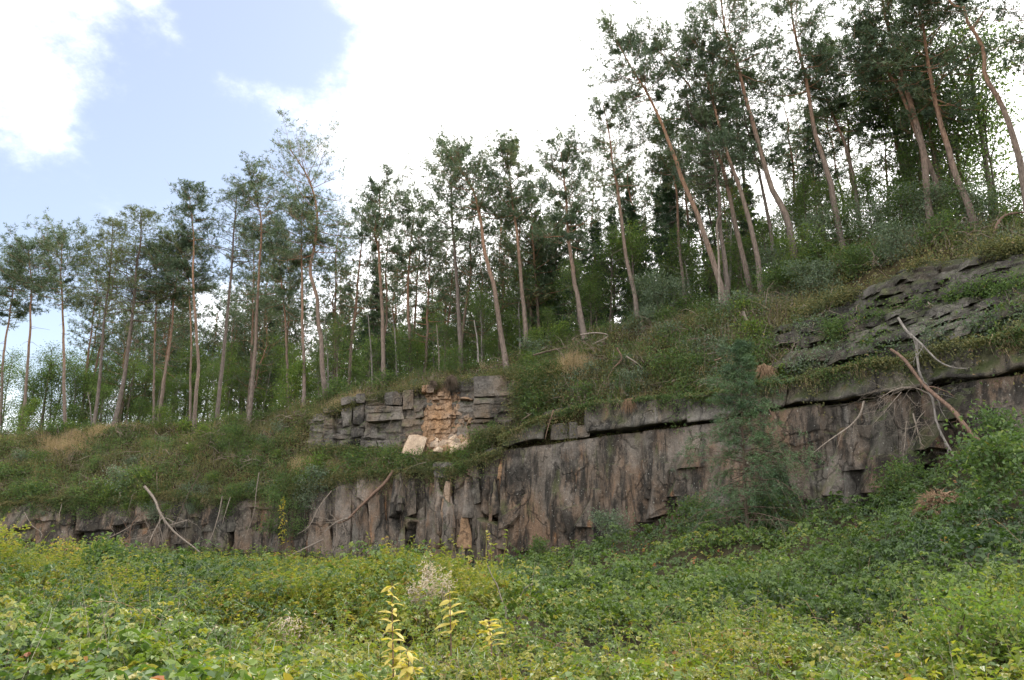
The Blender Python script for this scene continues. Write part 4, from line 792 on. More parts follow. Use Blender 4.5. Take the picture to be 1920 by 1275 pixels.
bush('green_bush', 'dark bush in the middle of the bank above the fallen pine stem', 1585, .33, 1.2, 1.1, 'leaf', 513, 1500)
bush('green_bush', 'small bush sprouting under the layered outcrop', 1520, .45, 1.1, 1.0, 'leaf_grey', 514, 1300)
bush('green_bush', 'dark leafy clump on the ledge beyond the outcrop', 1900, .30, 1.0, 1.2, 'leaf', 515, 1500)
bush('green_bush', 'dark bush in the shade below the willow', 1255, .86, 1.2, 1.1, 'leaf', 516, 1500)
bush('green_bush', 'low bush on the bank below the pair trunk pine', 1330, .80, 1.1, 1.1, 'leaf', 517, 1300)
for i, (px, t, h, Rm, lf, lab) in enumerate([(1450, .97, 1.8, 1.3, 'leaf_grey', 'grey leaved bush below the crooked necked pine'), (1500, .93, 1.9, 1.4, 'leaf_l', 'bright green bush on the bank under the pale trunked pine'), (1545, .97, 2.0, 1.4, 'leaf_grey', 'grey green bush crowding the foot of the pale trunked pine'), (1590, .98, 1.9, 1.4, 'leaf', 'mid green bush on the rim beyond the pale trunked pine'), (1640, .97, 1.8, 1.5, 'leaf_grey', 'silvery bush in the row along the upper rim'),
    (1695, .99, 2.0, 1.5, 'leaf', 'taller green bush in the row along the upper rim'), (1745, .98, 1.7, 1.4, 'leaf_grey', 'grey leaved bush at the foot of the thick grey footed pine'), (1795, .98, 1.7, 1.3, 'leaf', 'green bush below the pine with broken stubs'), (1850, .98, 1.6, 1.3, 'leaf_grey', 'grey green bush beside the arched dead bough'), (1905, .98, 1.7, 1.4, 'leaf', 'last green bush of the upper rim'),
    (1470, .84, 1.3, 1.2, 'leaf', 'low dark bush halfway down the bank below the crooked pine'), (1530, .80, 1.4, 1.2, 'leaf_grey', 'low grey bush on the bank over the outcrop'), (1610, .82, 1.3, 1.2, 'leaf', 'low green bush over the middle of the outcrop'), (1690, .84, 1.3, 1.2, 'leaf_grey', 'straggling grey bush over the pale outcrop stones')]):
    bush('rim_bush', lab, px, t, h * 1.35, Rm * 1.35, lf, 530 + i, 2600, .11, 5)

# ------------------------------------------------------------------ ground cover of the bank: heath, leafy growth, dry grass, moss
def cover(name, label, mat, n, per, rad, hgt, LL, LW, wt, seed, kind='leaf', up=.5, tint0=.45, mult=4):
    """N clumps of PER blades on the bank where WT(px, t, pos) allows"""
    r = np.random.default_rng(seed); px = r.uniform(-120, 2050, n * mult); t = r.uniform(0, 1, n * mult); q = bank_at(px, t)
    ok = r.random(n * mult) < wt(px, t, q); px, t, q = px[ok][:n], t[ok][:n], q[ok][:n]; m = len(q)
    c = np.repeat(q, per, 0) + r.normal(0, 1, (m * per, 3)) * np.array([rad, rad, rad * .3]) * .6
    dome = 1 - np.clip(np.hypot(c[:, 0] - np.repeat(q[:, 0], per), c[:, 1] - np.repeat(q[:, 1], per)) / (rad * 1.6), 0, 1) ** 2
    sz = np.repeat(r.uniform(.6, 1.35, m), per); c[:, 2] += hgt * dome * sz * r.uniform(.1, 1, m * per); c[:, 1] -= .12
    tint = np.clip(tint0 + np.repeat(r.normal(0, .14, m), per) + r.normal(0, .13, m * per), 0, 1); b = Bag()
    if kind == 'leaf':
        leaves(b, c, norm(r.normal(0, .8, (m * per, 3)) + [0, -.3, .25]), norm(r.normal(0, .5, (m * per, 3)) + [0, -.2, up]), LL * r.uniform(.7, 1.3, m * per), LW, tint)
    else: spikes(b, c, norm(r.normal(0, .35, (m * per, 3)) + [0, -.25, 1]), LL * r.uniform(.6, 1.3, m * per), LW, tint)
    return tag(b.build(name, M[mat]), label, kind='stuff')
def straw(px, t): return 1.3 * np.exp(-((px - 190) / 42) ** 2 - ((t - .95) / .07) ** 2) + np.exp(-((px - 128) / 42) ** 2 - ((t - .72) / .11) ** 2) + .7 * np.exp(-((px - 170) / 22) ** 2 - ((t - .80) / .06) ** 2) + .6 * np.exp(-((px - 600) / 40) ** 2 - ((t - .18) / .08) ** 2) + .7 * np.exp(-((px - 1080) / 25) ** 2 - ((t - .6) / .1) ** 2) + .7 * np.exp(-((px - 645) / 30) ** 2 - ((t - .82) / .06) ** 2)
def rockfree(px, t):
    w = np.ones_like(px)
    w = np.where((px > 590) & (px < 955) & (t > .33) & (t < .74), .03, w)
    w = np.where((px > 1590) & (px < 2100) & (t > .16) & (t < .82), .10, w); w = np.where((px > 1470) & (px <= 1590) & (t > .25) & (t < .64), .25, w)
    w = np.where((px > 735) & (px < 890) & (t > .10) & (t < .36), .08, w)
    w = w * (1 - .85 * np.clip(straw(px, t), 0, 1))
    return w
patch = lambda q, f, s: .5 + .5 * fbm(q[:, 0] * f, q[:, 1] * f + q[:, 2] * f, 0, s, 3)
cover('heath', 'olive heath and bilberry covering the bank', 'heath', 9500, 13, .40, .62, .115, .055, lambda px, t, q: rockfree(px, t) * np.clip(patch(q, .5, 81) * 2.2 - .1, .25, 1), 601)
cover('heather_shoots', 'upright brownish heather shoots among the heath', 'heath', 4200, 12, .30, .30, .36, .030, lambda px, t, q: rockfree(px, t) * np.clip(patch(q, .4, 82) * 2 - .3, 0.1, 1), 602, 'spike', tint0=.6)
cover('leafy_growth', 'green leafy growth scattered over the bank', 'leaf', 2600, 14, .46, .85, .13, .075, lambda px, t, q: rockfree(px, t) * np.clip(patch(q, .45, 83) * 3.2 - 1.3, 0.02, 1), 603)
cover('pale_leafy_growth', 'grey green leafy growth on the higher bank', 'leaf_grey', 3800, 14, .40, .6, .11, .06, lambda px, t, q: rockfree(px, t) * np.clip(patch(q, .45, 84) * 3 - 1.1, 0, 1) * np.clip((px - 1050) / 400, 0.02, 1), 604)
cover('dry_grass', 'tufts of dry straw coloured grass on the bank', 'straw', 1300, 26, .24, .10, .60, .018, lambda px, t, q: .55 * np.clip(patch(q, .6, 85) * 4 - 2.5, 0, .5) * np.clip(rockfree(px, t), 0, 1) + np.clip(straw(px, t), 0, 1), 605, 'spike')
cover('straw_grass', 'pale dry grass on the knoll by the broad larch and in patches', 'straw', 420, 30, .26, .10, .62, .020, lambda px, t, q: np.clip(straw(px, t), 0, 1), 608, 'spike', mult=120)
cover('dry_stems', 'bare grey brown stems standing and lying in the heath', 'straw_grey', 1100, 7, .40, .15, .85, .022, lambda px, t, q: rockfree(px, t) * np.clip(patch(q, .5, 89) * 3 - 1.0, .1, 1), 607, 'spike')
cover('moss', 'small cushions of yellow green moss on ledges', 'moss', 500, 20, .22, .10, .05, .04, lambda px, t, q: np.clip((px - 900) / 200, 0, 1) * np.clip(patch(q, .9, 86) * 4 - 2.1, 0, 1), 606)
r = np.random.default_rng(640); n = 420; px = r.uniform(-60, 1980, n); tt_ = r.uniform(.02, .98, n); q = bank_at(px, tt_); per = 7; m = n * per; tl_ = np.linspace(0, 1, 4)
d = norm(r.normal(0, 1, (m, 3)) * [1, .5, .5] + [0, -.35, .25]); c = np.repeat(q, per, 0) + r.normal(0, .22, (m, 3)) + [0, -.15, .2]
b = Bag(); tubes(b, c[:, None] + d[:, None] * (r.uniform(.4, 1.3, m)[:, None] * tl_)[..., None] + np.cumsum(r.normal(0, .09, (m, 4, 3)), 1) - np.array([0, 0, .35]) * (tl_ ** 2)[None, :, None], np.broadcast_to(.014 * (1.1 - .8 * tl_), (m, 4)) * r.uniform(.6, 1.6, (m, 1)), 3, r.uniform(0, 1, m))
tag(b.build('brushwood', M['brush']), 'tangled dead twigs and bramble canes lying over the bank', kind='stuff')
fringe_top = lambda px: P(px, np.interp(px, OX, OHI) - np.random.default_rng(9).uniform(-8, 6, len(px)), YL(px) + 2.35)
# growth hanging over the lip of the face and of the thick bed
def hanging(name, label, mat, n, seed, wt, LL=.12, LW=.05, kind='leaf'):
    r = np.random.default_rng(seed); px = r.uniform(-100, 2040, n * 3); px = px[r.random(n * 3) < wt(px)][:n]; m = len(px)
    base = np.where((px > 940)[:, None], P(px, yC(px) + 1, YL(px) - .15), P(px, yB(px) - 2, YL(px) - .1)); per = 16
    ln = np.clip(r.gamma(1.6, .22, m) * np.clip(1 + 2.2 * fbm(px / 45, 1, 0, seed), .25, 2.6), .06, 1.8); f = r.uniform(-.35, 1, (m, per)) * ln[:, None]
    c = np.repeat(base, per, 0); c[:, 2] -= f.ravel(); c[:, 1] -= .12 + .28 * r.random(m * per) * (f.ravel() > -.1); c[:, 0] += r.normal(0, .16, m * per); b = Bag()
    tint = np.clip(.45 + np.repeat(r.normal(0, .15, m), per) + r.normal(0, .12, m * per), 0, 1)
    if kind == 'leaf': leaves(b, c, norm(r.normal(0, .7, (m * per, 3)) + [0, -.4, -.4]), norm(r.normal(0, .5, (m * per, 3)) + [0, -.6, .4]), LL, LW, tint)
    else: spikes(b, c, norm(r.normal(0, .3, (m * per, 3)) + [0, -.25, -1]), LL * r.uniform(.5, 1.3, m * per), LW, tint)
    tag(b.build(name, M[mat]), label, kind='stuff')
hanging('hanging_heath', 'heath hanging over the lip of the quarry face', 'heath', 2300, 611, lambda px: np.where(px < 940, 1, np.where((px > 1095) & (px < 1290), .12, .55)))
hanging('hanging_leaves', 'leafy growth hanging over the lip of the quarry face', 'leaf', 900, 612, lambda px: np.clip(.45 + fbm(px / 60, 0, 0, 87) * 1.6, 0, 1) * np.where(px < 620, 1, .55))
hanging('hanging_grass', 'dead grass and roots hanging over rock edges', 'straw', 160, 613, lambda px: np.clip(fbm(px / 40, 5, 0, 88) * 1.4, 0, .6), .5, .012, 'spike')
def fringe(name, label, mat, n, seed, line, x0, x1, rise, LL=.12, LW=.055, per=15, dY=0):
    r = np.random.default_rng(seed); px = r.uniform(x0, x1, n * 3); px = px[r.random(n * 3) < np.clip(.6 + 1.5 * fbm(px / 22, 2, 0, seed), 0, 1)][:n]; m = len(px); base = line(px)
    c = np.repeat(base, per, 0) + r.normal(0, 1, (m * per, 3)) * [.24, .14, .12]; hh = np.repeat(r.gamma(2, .5, m), per); c[:, 2] += rise * hh * r.uniform(-.4, 1, m * per); c[:, 1] -= .1 + r.uniform(0, .25, m * per) + dY
    leaves_bag = Bag(); leaves(leaves_bag, c, norm(r.normal(0, .8, (m * per, 3)) + [0, -.3, .1]), norm(r.normal(0, .5, (m * per, 3)) + [0, -.4, .7]), LL * r.uniform(.6, 1.3, m * per), LW, np.clip(.45 + np.repeat(r.normal(0, .16, m), per) + r.normal(0, .12, m * per), 0, 1))
    tag(leaves_bag.build(name, M[mat]), label, kind='stuff')
topline = lambda px: P(px, yE(px) + np.random.default_rng(3).uniform(-2, 9, len(px)), YL(px) + dE(px) - .35)
footline = lambda px: P(px, yD(px) + np.random.default_rng(4).uniform(-4, 10, len(px)), YL(px) + dD(px) - .75)
endline = lambda px: P(px, np.random.default_rng(5).uniform(0, 1, len(px)) * (yD(px) - yE(px) + 12) + yE(px) - 4, YL(px) + dD(px) - .55)
fringe('outcrop_turf', 'heath hanging over the upper rock tier', 'heath', 520, 641, fringe_top, 1470, 2080, .28); fringe('outcrop_leaves', 'grey green growth rooted along the foot of the upper rock tier', 'leaf_grey', 200, 642, lambda px: P(px, np.interp(px, OX, OLO) + np.random.default_rng(8).uniform(-14, 8, len(px)), YL(px) + .6), 1460, 2080, .3); fringe('outcrop_scrub', 'dark scrub growing from a ledge across the upper rock tier', 'leaf', 260, 643, lambda px: P(px, np.interp(px, OX, OLO) * .52 + np.interp(px, OX, OHI) * .48 + 14 * fbm(px / 70, 3, 0, 19, 2) + np.random.default_rng(18).uniform(-8, 8, len(px)), YL(px) + 1.35), 1470, 2080, .3)
fringe('turf_fringe', 'heath and turf hanging over the top of the layered wall', 'heath', 620, 631, topline, 560, 1030, .20)
fringe('ledge_growth', 'heath growing along the foot of the layered wall', 'heath', 420, 632, footline, 570, 745, .22); fringe('ledge_leaves', 'green leaves along the foot of the layered wall', 'leaf', 260, 633, footline, 600, 760, .25)
fringe('end_growth', 'heath covering the end of the layered wall', 'heath', 420, 634, endline, 560, 625, .15); fringe('end_leaves', 'leafy growth swallowing the end of the wall under the leaning pine', 'leaf', 240, 635, endline, 972, 1040, .15); fringe('corner_heath', 'heath creeping over the last blocks of the layered wall', 'heath', 260, 636, endline, 958, 1050, .15, dY=.1)
fringe('ledge_edge_growth', 'heath along the ledge before the fallen boulder', 'heath', 420, 637, lambda px: P(px, yC(px) + np.where((px > 742) & (px < 890), 8, 0) - np.random.default_rng(6).uniform(-4, 14, len(px)), YL(px) + .5), 600, 945, .18); fringe('ledge_edge_leaves', 'bright leafy growth along the ledge before the rubble', 'leaf_l', 50, 638, lambda px: P(px, yC(px) - np.random.default_rng(7).uniform(0, 12, len(px)), YL(px) + .45), 805, 930, .22)
# undergrowth on the forest floor
r = np.random.default_rng(620); n = 3000; px = r.uniform(-150, 2100, n); q = floor_at(px, r.uniform(-.3, 1, n) ** 2 * 17); per = 12
c = np.repeat(q, per, 0) + r.normal(0, 1, (n * per, 3)) * [.4, .4, .1]; c[:, 2] += r.uniform(0, 1, n * per) * np.repeat(r.gamma(2, .25, n), per); b = Bag()
leaves(b, c, rand_unit(n * per, r), norm(r.normal(0, .5, (n * per, 3)) + [0, 0, .7]), .14, .075, np.clip(.42 + np.repeat(r.normal(0, .18, n), per) + r.normal(0, .12, n * per), 0, 1))
tag(b.build('undergrowth', M['leaf']), 'green undergrowth on the forest floor between the trunks', kind='stuff')

# ------------------------------------------------------------------ thicket of the quarry bottom
r = np.random.default_rng(700)
def weedmask(x, y):
    n = fbm(x * .30, y * .22, 0, 91, 3); a = x / np.maximum(y, 1)
    left = 2.0 * np.clip((.02 - a) / .22, 0, 1) * np.clip((y - 6.0) / 4, 0, 1) * np.clip((34 - y) / 8, 0, 1)
    near = np.clip((a - .05) / .2, 0, 1) * np.clip((9.5 - y) / 3, 0, 1) * .22
    mid = .12 * np.clip((9 - y) / 3, 0, 1)
    n2 = fbm(x * .9, y * .6, 0, 94, 2)
    return np.clip(np.maximum(np.maximum(left, near), mid) * (.85 + 2.3 * n + 1.2 * n2), 0, 1)
def thicket(n, y0, y1, pw, LL, LW, leaflets, hexa, seed, thin):
    r = np.random.default_rng(seed); u = r.random(n); e = 1 - pw; Y = (y0 ** e + u * (y1 ** e - y0 ** e)) ** (1 / e); X = r.uniform(-.86, .86, n) * Y + r.uniform(-2.2, 2.2, n)
    wallY = np.interp(X, rA[:, 0], rA[:, 1]); k = (Y < wallY - .05) & (r.random(n) > weedmask(X, Y) * thin); X, Y = X[k], Y[k]; n = len(X)
    z = canopy(X, Y) - np.clip(r.exponential(.13, n), 0, .5) + .05
    C = np.stack([X, Y, z], -1); az = r.uniform(0, 6.3, n); gx_ = (canopy(X + .15, Y) - canopy(X - .15, Y)) / .3; gy_ = (canopy(X, Y + .15) - canopy(X, Y - .15)) / .3
    U = norm(np.stack([-gx_, -gy_, 1 + 0 * gx_], -1) + r.normal(0, .42, (n, 3))); D0 = norm(np.stack([np.cos(az), np.sin(az), 0 * az], -1) + [0, 0, .1])
    S0 = norm(np.cross(D0, U)); D0 = np.cross(U, S0)
    pt = fbm(X * .25, Y * .25, 0, 92, 3); dk = .06 * np.clip((X / Y - .1) / .2, 0, 1) * np.clip((Y - 8) / 3, 0, 1); tint = np.clip(.33 - dk + .62 * pt + r.normal(0, .16, n) + .48 * weedmask(X, Y) + .09 * np.clip((.05 - X / Y) / .2, 0, 1) + .20 * np.clip((9 - Y) / 5, 0, 1) * np.clip(X / Y / .35 + .7, -.6, 1), 0, .90); tint = np.where(r.random(n) < .012 + .03 * np.clip(pt, 0, 1), r.uniform(.92, 1, n), tint)
    sz = r.uniform(.65, 1.25, n); b = Bag()
    for q in leaflets:
        d = D0 * math.cos(q) + S0 * math.sin(q)
        leaves(b, C + d * .012, d - U * .12, U + r.normal(0, .12, (n, 3)), LL * sz * (1 if q == 0 else .85), LW * sz, np.clip(tint + r.normal(0, .04, n), 0, 1), hexa, .16, .22)
    return b
b1 = thicket(20000, 2.4, 10, .55, .052, .039, (0, 1.25, -1.25), True, 701, .55); b2 = thicket(25000, 10, 22, .7, .095, .07, (0, 1.25, -1.25), False, 702, .6); b3 = thicket(34000, 22, 46, .8, .14, .095, (.4, -1.6), False, 703, .6)
for x in (b2, b3):
    for V, A in zip(x.V, x.A): b1.V.append(V); b1.A.append(A)
    b1.F += [f + b1.n for f in x.F]; b1.n += x.n
tag(b1.build('bramble_thicket', M['bramble']), 'dense bramble thicket covering the quarry bottom', kind='stuff')
# arching bramble canes
n = 120; Y = 5.5 + 18 * r.random(n) ** 1.6; X = r.uniform(-.8, .8, n) * Y; az = r.uniform(0, 6.3, n); ln = r.uniform(.4, 1.1, n); t = np.linspace(0, 1, 7)
px_ = X[:, None] + np.cos(az)[:, None] * ln[:, None] * t; py_ = Y[:, None] + np.sin(az)[:, None] * ln[:, None] * t
b = Bag(); tubes(b, np.stack([px_, py_, canopy(px_, py_) - .1 + (r.uniform(.12, .3, n)[:, None]) * np.sin(t * 2.6)], -1), np.broadcast_to(.004 * (1.1 - .6 * t), (n, 7)), 3, .5)
tag(b.build('bramble_canes', M['root']), 'thin arching bramble canes over the thicket', kind='stuff')
# bramble shoots rising out of the thicket, leaves along them
def shoots(n, y0, y1, pw, per, LL, LW, seed, hexa):
    r = np.random.default_rng(seed); u = r.random(n * 2); e = 1 - pw; Y = (y0 ** e + u * (y1 ** e - y0 ** e)) ** (1 / e); X = r.uniform(-.84, .84, n * 2) * Y + r.uniform(-1.5, 1.5, n * 2)
    k = (Y < np.interp(X, rA[:, 0], rA[:, 1]) - .3) & (r.random(n * 2) < np.clip(.55 + 1.6 * fbm(X * .8, Y * .7, 0, 95, 2), .05, 1)); X, Y = X[k][:n], Y[k][:n]; n = len(X); b = Bag()
    az = r.uniform(0, 6.3, n); ln = r.uniform(.3, .8, n) * np.clip(Y / 7, .6, 1.3); t = np.linspace(0, 1, 4); up = r.uniform(.16, .42, n) * np.clip(Y / 7, .55, 1.2)
    x = X[:, None] + np.cos(az)[:, None] * ln[:, None] * t; y = Y[:, None] + np.sin(az)[:, None] * ln[:, None] * t
    pth = np.stack([x, y, canopy(X, Y)[:, None] - .12 + up[:, None] * np.sin(t * 2.4)], -1); tubes(b, pth, np.broadcast_to(.0035 * (1.2 - .7 * t) * np.clip(Y / 8, 1, 3)[:, None], (n, 4)), 3, .5)
    v = (np.arange(per) + r.random((n, per))) / per * .85 + .15; kk = np.clip((v * 3).astype(int), 0, 2); q = (v * 3 - kk)[..., None]; I = np.arange(n)[:, None]
    C = (pth[I, kk] * (1 - q) + pth[I, kk + 1] * q).reshape(-1, 3); m = len(C); a2 = np.repeat(az, per) + np.tile(np.where(np.arange(per) % 2, 1.2, -1.2), n) + r.normal(0, .4, m)
    U = norm(r.normal(0, .35, (m, 3)) + [0, 0, 1]); D0 = np.stack([np.cos(a2), np.sin(a2), r.uniform(-.35, .35, m)], -1); S0 = norm(np.cross(D0, U)); D0 = np.cross(U, S0); C = C + D0 * LL * .5
    pt = fbm(X * .25, Y * .25, 0, 92, 3); dk = .05 * np.clip((X / Y - .1) / .2, 0, 1) * np.clip((Y - 8) / 3, 0, 1); tint = np.clip(np.repeat(.42 - dk + .5 * pt + r.normal(0, .13, n) + .15 * np.clip((9 - Y) / 5, 0, 1), per) + .12 * v.ravel() + r.normal(0, .06, m), 0, .93); sz = r.uniform(.7, 1.2, m) * (1.2 - .5 * v.ravel())
    for a in (0, 1.2, -1.2):
        d = D0 * math.cos(a) + S0 * math.sin(a); leaves(b, C, d - U * .2, U + r.normal(0, .12, (m, 3)), LL * sz * (1 if a == 0 else .85), LW * sz, tint, hexa, .18, .25)
    return b
b1 = shoots(1700, 3.3, 10, .5, 8, .053, .040, 721, True)
for x in (shoots(1800, 10, 22, .7, 6, .10, .072, 722, False), shoots(1200, 22, 42, .8, 5, .15, .10, 723, False)):
    for V, A in zip(x.V, x.A): b1.V.append(V); b1.A.append(A)
    b1.F += [f + b1.n for f in x.F]; b1.n += x.n
tag(b1.build('bramble_shoots', M['bramble']), 'leafy bramble shoots arching up out of the thicket', kind='stuff')
r = np.random.default_rng(730); n = 1500; Y = 3.6 + 30 * r.random(n) ** 1.7; X = r.uniform(-.8, .8, n) * Y; k = Y < np.interp(X, rA[:, 0], rA[:, 1]) - .4; X, Y = X[k], Y[k]; n = len(X); b = Bag()
d = norm(r.normal(0, .32, (n, 3)) + [0, 0, 1]); spikes(b, np.stack([X, Y, canopy(X, Y) - .25], -1), d, r.uniform(.35, .85, n), .004 * np.clip(Y / 5, 1, 4), r.random(n))
hd = r.random(n) < .5; c = np.stack([X, Y, canopy(X, Y) - .25], -1)[hd] + d[hd] * .5; c = np.repeat(c, 6, 0) + r.normal(0, .035, (hd.sum() * 6, 3)); spikes(b, c, rand_unit(len(c), r), .030 * np.repeat(np.clip(Y[hd] / 9, 1, 2.5), 6), .005 * np.repeat(np.clip(Y[hd] / 6, 1, 3), 6), r.random(len(c)))
tag(b.build('dry_stalks', M['straw_grey']), 'thin dry stalks standing up through the thicket', kind='stuff')
# yellow green weeds
def weeds(n, y0, y1, pw, per, LL, LW, seed, sw):
    r = np.random.default_rng(seed); u = r.random(n * 3); e = 1 - pw; Y = (y0 ** e + u * (y1 ** e - y0 ** e)) ** (1 / e); X = r.uniform(-.84, .84, n * 3) * Y
    k = (Y < np.interp(X, rA[:, 0], rA[:, 1]) - .3) & (r.random(n * 3) < weedmask(X, Y)); X, Y = X[k][:n], Y[k][:n]; n = len(X); b = Bag()
    h = r.uniform(.06, .40, n) * np.where((X < 0) & (Y > 8) & (Y < 26), 1.4, 1) * np.clip(1.0 + 1.5 * fbm(X * .5, Y * .5, 0, 93), .3, 2); base = np.stack([X, Y, canopy(X, Y) - .25], -1); dr = norm(r.normal(0, .34, (n, 3)) + [0, 0, 1]); t = np.linspace(0, 1, 4)
    pth = base[:, None] + dr[:, None] * ((h + .2)[:, None] * t)[..., None] + r.normal(0, .12, (n, 1, 3)) * (t ** 2)[None, :, None] * [1, 1, 0]
    leaves(b, pth[:, 0], pth[:, 3] - pth[:, 0], np.broadcast_to([0, -1.0, .1], (n, 3)), np.linalg.norm(pth[:, 3] - pth[:, 0], axis=1), sw * 1.6, np.full(n, .8), False, 0, 0)
    v = r.uniform(.2, 1, (n, per)); kk = np.clip((v * 3).astype(int), 0, 2); q = (v * 3 - kk)[..., None]; I = np.arange(n)[:, None]
    C = (pth[:, None, 0] * (1 - v[..., None]) + pth[:, None, 3] * v[..., None]).reshape(-1, 3); m = len(C)
    d = norm(r.normal(0, 1, (m, 3)) * [1, 1, .35] + [0, 0, .3]); tint = np.clip(np.repeat(np.where((X < 0) & (Y > 8), .56, .42) + r.normal(0, .17, n), per) + r.normal(0, .12, m) , 0, 1)
    leaves(b, C, d, norm(r.normal(0, .3, (m, 3)) + [0, 0, 1]), LL * r.uniform(.6, 1.3, m) * (1.25 - .6 * v.ravel()), LW * r.uniform(.7, 1.2, m), tint, False, .12, .3)
    return b
b1 = weeds(2900, 3.4, 11, .4, 15, .066, .030, 711, .003)
for x in (weeds(5600, 9, 22, .6, 12, .092, .044, 712, .004), weeds(4000, 22, 38, .8, 9, .15, .075, 713, .006)):
    for V, A in zip(x.V, x.A): b1.V.append(V); b1.A.append(A)
    b1.F += [f + b1.n for f in x.F]; b1.n += x.n
tag(b1.build('tall_weeds', M['weed']), 'yellow green weeds growing up through the brambles', kind='stuff')

# small bushes dotted over the bank, shrubs at the foot of the face
r = np.random.default_rng(800)
dots = [broadleaf('bank_bush', ['low olive bush dotted among the heath of the bank', 'low grey green bush dotted among the heath of the bank', 'low bright bush dotted among the heath of the bank'][i], 'bush', tuple(bank_at(400 + 100 * i, .5)), .9, .75, lf, 'twig', 801 + i, 900, .085, 'low bushes dotted over the bank', .1, 3) for i, lf in enumerate(['leaf', 'leaf_grey', 'leaf_l'])]
DOT = {}
for i in range(150):
    px = r.uniform(-20, 1940); t = r.uniform(.1, .97)
    if rockfree(np.array([px]), np.array([t]))[0] < .5: continue
    k = int(r.choice(3, p=[.55, .3, .15] if px > 1000 else [.7, .1, .2])); q = bank_at(px, t); o = copy_tree(dots[k], tuple(q - [0, 0, .1]), r.uniform(0, 6.3), r.uniform(.65, 1.75)); DOT.setdefault((k, min(LM, key=lambda a: abs(a[0] - px))[1]), []).append((-t, o))
for i in range(64):
    px = -20 + 1960 * (i + r.uniform(0, 1)) / 64
    if 1100 < px < 1285: continue
    t = r.uniform(0, .07) if px < 940 else r.uniform(.05, .12); k = int(r.choice(3, p=[.6, .25, .15])); q = bank_at(px, t); o = copy_tree(dots[k], tuple(q - [0, .15, .35]), r.uniform(0, 6.3), r.uniform(.75, 1.9)); DOT.setdefault((k, min(LM, key=lambda a: abs(a[0] - px))[1]), []).append((-t, o))
for i in range(16):
    px = 5 + 480 * (i + r.uniform(0, 1)) / 16; k = int(r.choice(3, p=[.7, .2, .1])); q = P(px, float(yB(px)) + r.uniform(8, 48), float(YL(px)) - .35); o = copy_tree(dots[k], tuple(q), r.uniform(0, 6.3), r.uniform(.7, 1.35)); DOT.setdefault((k, min(LM, key=lambda a: abs(a[0] - px))[1]), []).append((1, o))
for (k, w), os_ in DOT.items():
    os_.sort(key=lambda a: a[0])
    for i, (_t, o) in enumerate(os_): o['label'] = ['low olive bush', 'low grey green bush', 'low bright bush'][k] + ' below ' + w + (f', {"first" if i == 0 else ORD[i]} down the bank' if len(os_) > 1 else ' on the bank')
def footbush(name, label, px, py, Y, h, Rm, leaf, seed, **k):
    q = P(px, py, Y); q[2] = canopy(q[0], q[1]) - .3; return broadleaf(name, label, 'bush', tuple(q), h, Rm, leaf, 'twig', seed, k.pop('nl', 1500), k.pop('LL', .11), None, .12, k.pop('stems', 5), **k)
footbush('yellow_bush', 'yellowing bush at the end of the quarry face, the taller one', 15, 1070, 17, 1.7, .6, 'leaf_yg', 811, LL=.075, nl=1100)
footbush('yellow_bush', 'yellowing bush in front of the smooth face slabs', 125, 1080, 17, 1.35, .8, 'leaf_yg', 812, LL=.075, nl=1100)
footbush('green_bush', 'dark green bramble bush at the foot of the yellowing bushes', 180, 1090, 15, .9, .8, 'leaf', 813)
footbush('green_bush', 'grey leafed bush at the foot of the fractured face', 720, 1064, 36, 1.1, 1.0, 'leaf_grey', 814)
footbush('green_bush', 'small dark bush at the foot of the leaning slab', 770, 1064, 36.5, 1.0, .9, 'leaf', 815)
footbush('green_bush', 'leafy bush climbing the foot of the stained face', 1015, 1050, 34, 1.7, .9, 'leaf', 816)
footbush('green_bush', 'pale leaved bush where the thicket climbs the stained face', 1150, 1010, 32, 1.4, 1.1, 'leaf_grey', 817)
footbush('green_bush', 'dark bush against the face left of the young spruce', 1300, 950, 28, 1.3, 1.1, 'leaf', 818)
footbush('green_bush', 'leafy bush behind the young spruce foot', 1450, 960, 25, 1.1, 1.2, 'leaf', 819)
footbush('ivy_bush', 'dark ivy like bush in the hollow below the fallen stems', 1690, 930, 22.5, 1.3, 1.2, 'leaf', 820)
footbush('green_bush', 'dark bush crowding the foot of the last rock slab', 1890, 865, 19.5, 1.4, 1.2, 'leaf', 821)
q = P(1870, 925, 14.5); broadleaf('broad_leaved_bush', 'bright broad leaved bush reaching in beside the dry root clump', 'bush', tuple(q), 1.0, 1.25, 'leaf', 'twig', 822, 1700, .115, None, .25, 5, hexa=True)
q = P(1860, 1330, 4.6); broadleaf('acacia_sapling', 'fresh green feathery sapling at the near corner of the thicket', 'sapling', tuple(q), .75, .42, 'leaf_l', 'twig', 823, 2200, .042, None, .3, 4)

# young spruce in front of the face
conifer('young spruce with feathery open boughs in front of the rock face', 24.0, [(1404, 990), (1401, 930), (1395, 850), (1389, 770), (1384, 700), (1380, 638)], 975, 80, .075, 'spruce', 'spruce', 'twig', 830, nb=92, ntw=12, ntf=6, nn=6, NL=.11, NW=.020, droop=.3, tint0=.72)
conifer('small spruce seedling standing at the foot of the big spruce', 25.0, [(1452, 960), (1454, 920), (1455, 880)], 955, 26, .03, 'spruce', 'spruce', 'twig', 831, nb=34, ntw=7, ntf=5, nn=6, NL=.09, NW=.02, droop=.2, tint0=.6)
conifer('thin green spruce sapling on the bank above the fallen stems', 28.2, [(1652, 640), (1650, 600), (1649, 545)], 630, 22, .03, 'spruce', 'spruce', 'twig', 832, nb=34, ntw=7, ntf=5, nn=6, NL=.09, NW=.02, droop=.2, tint0=.7)

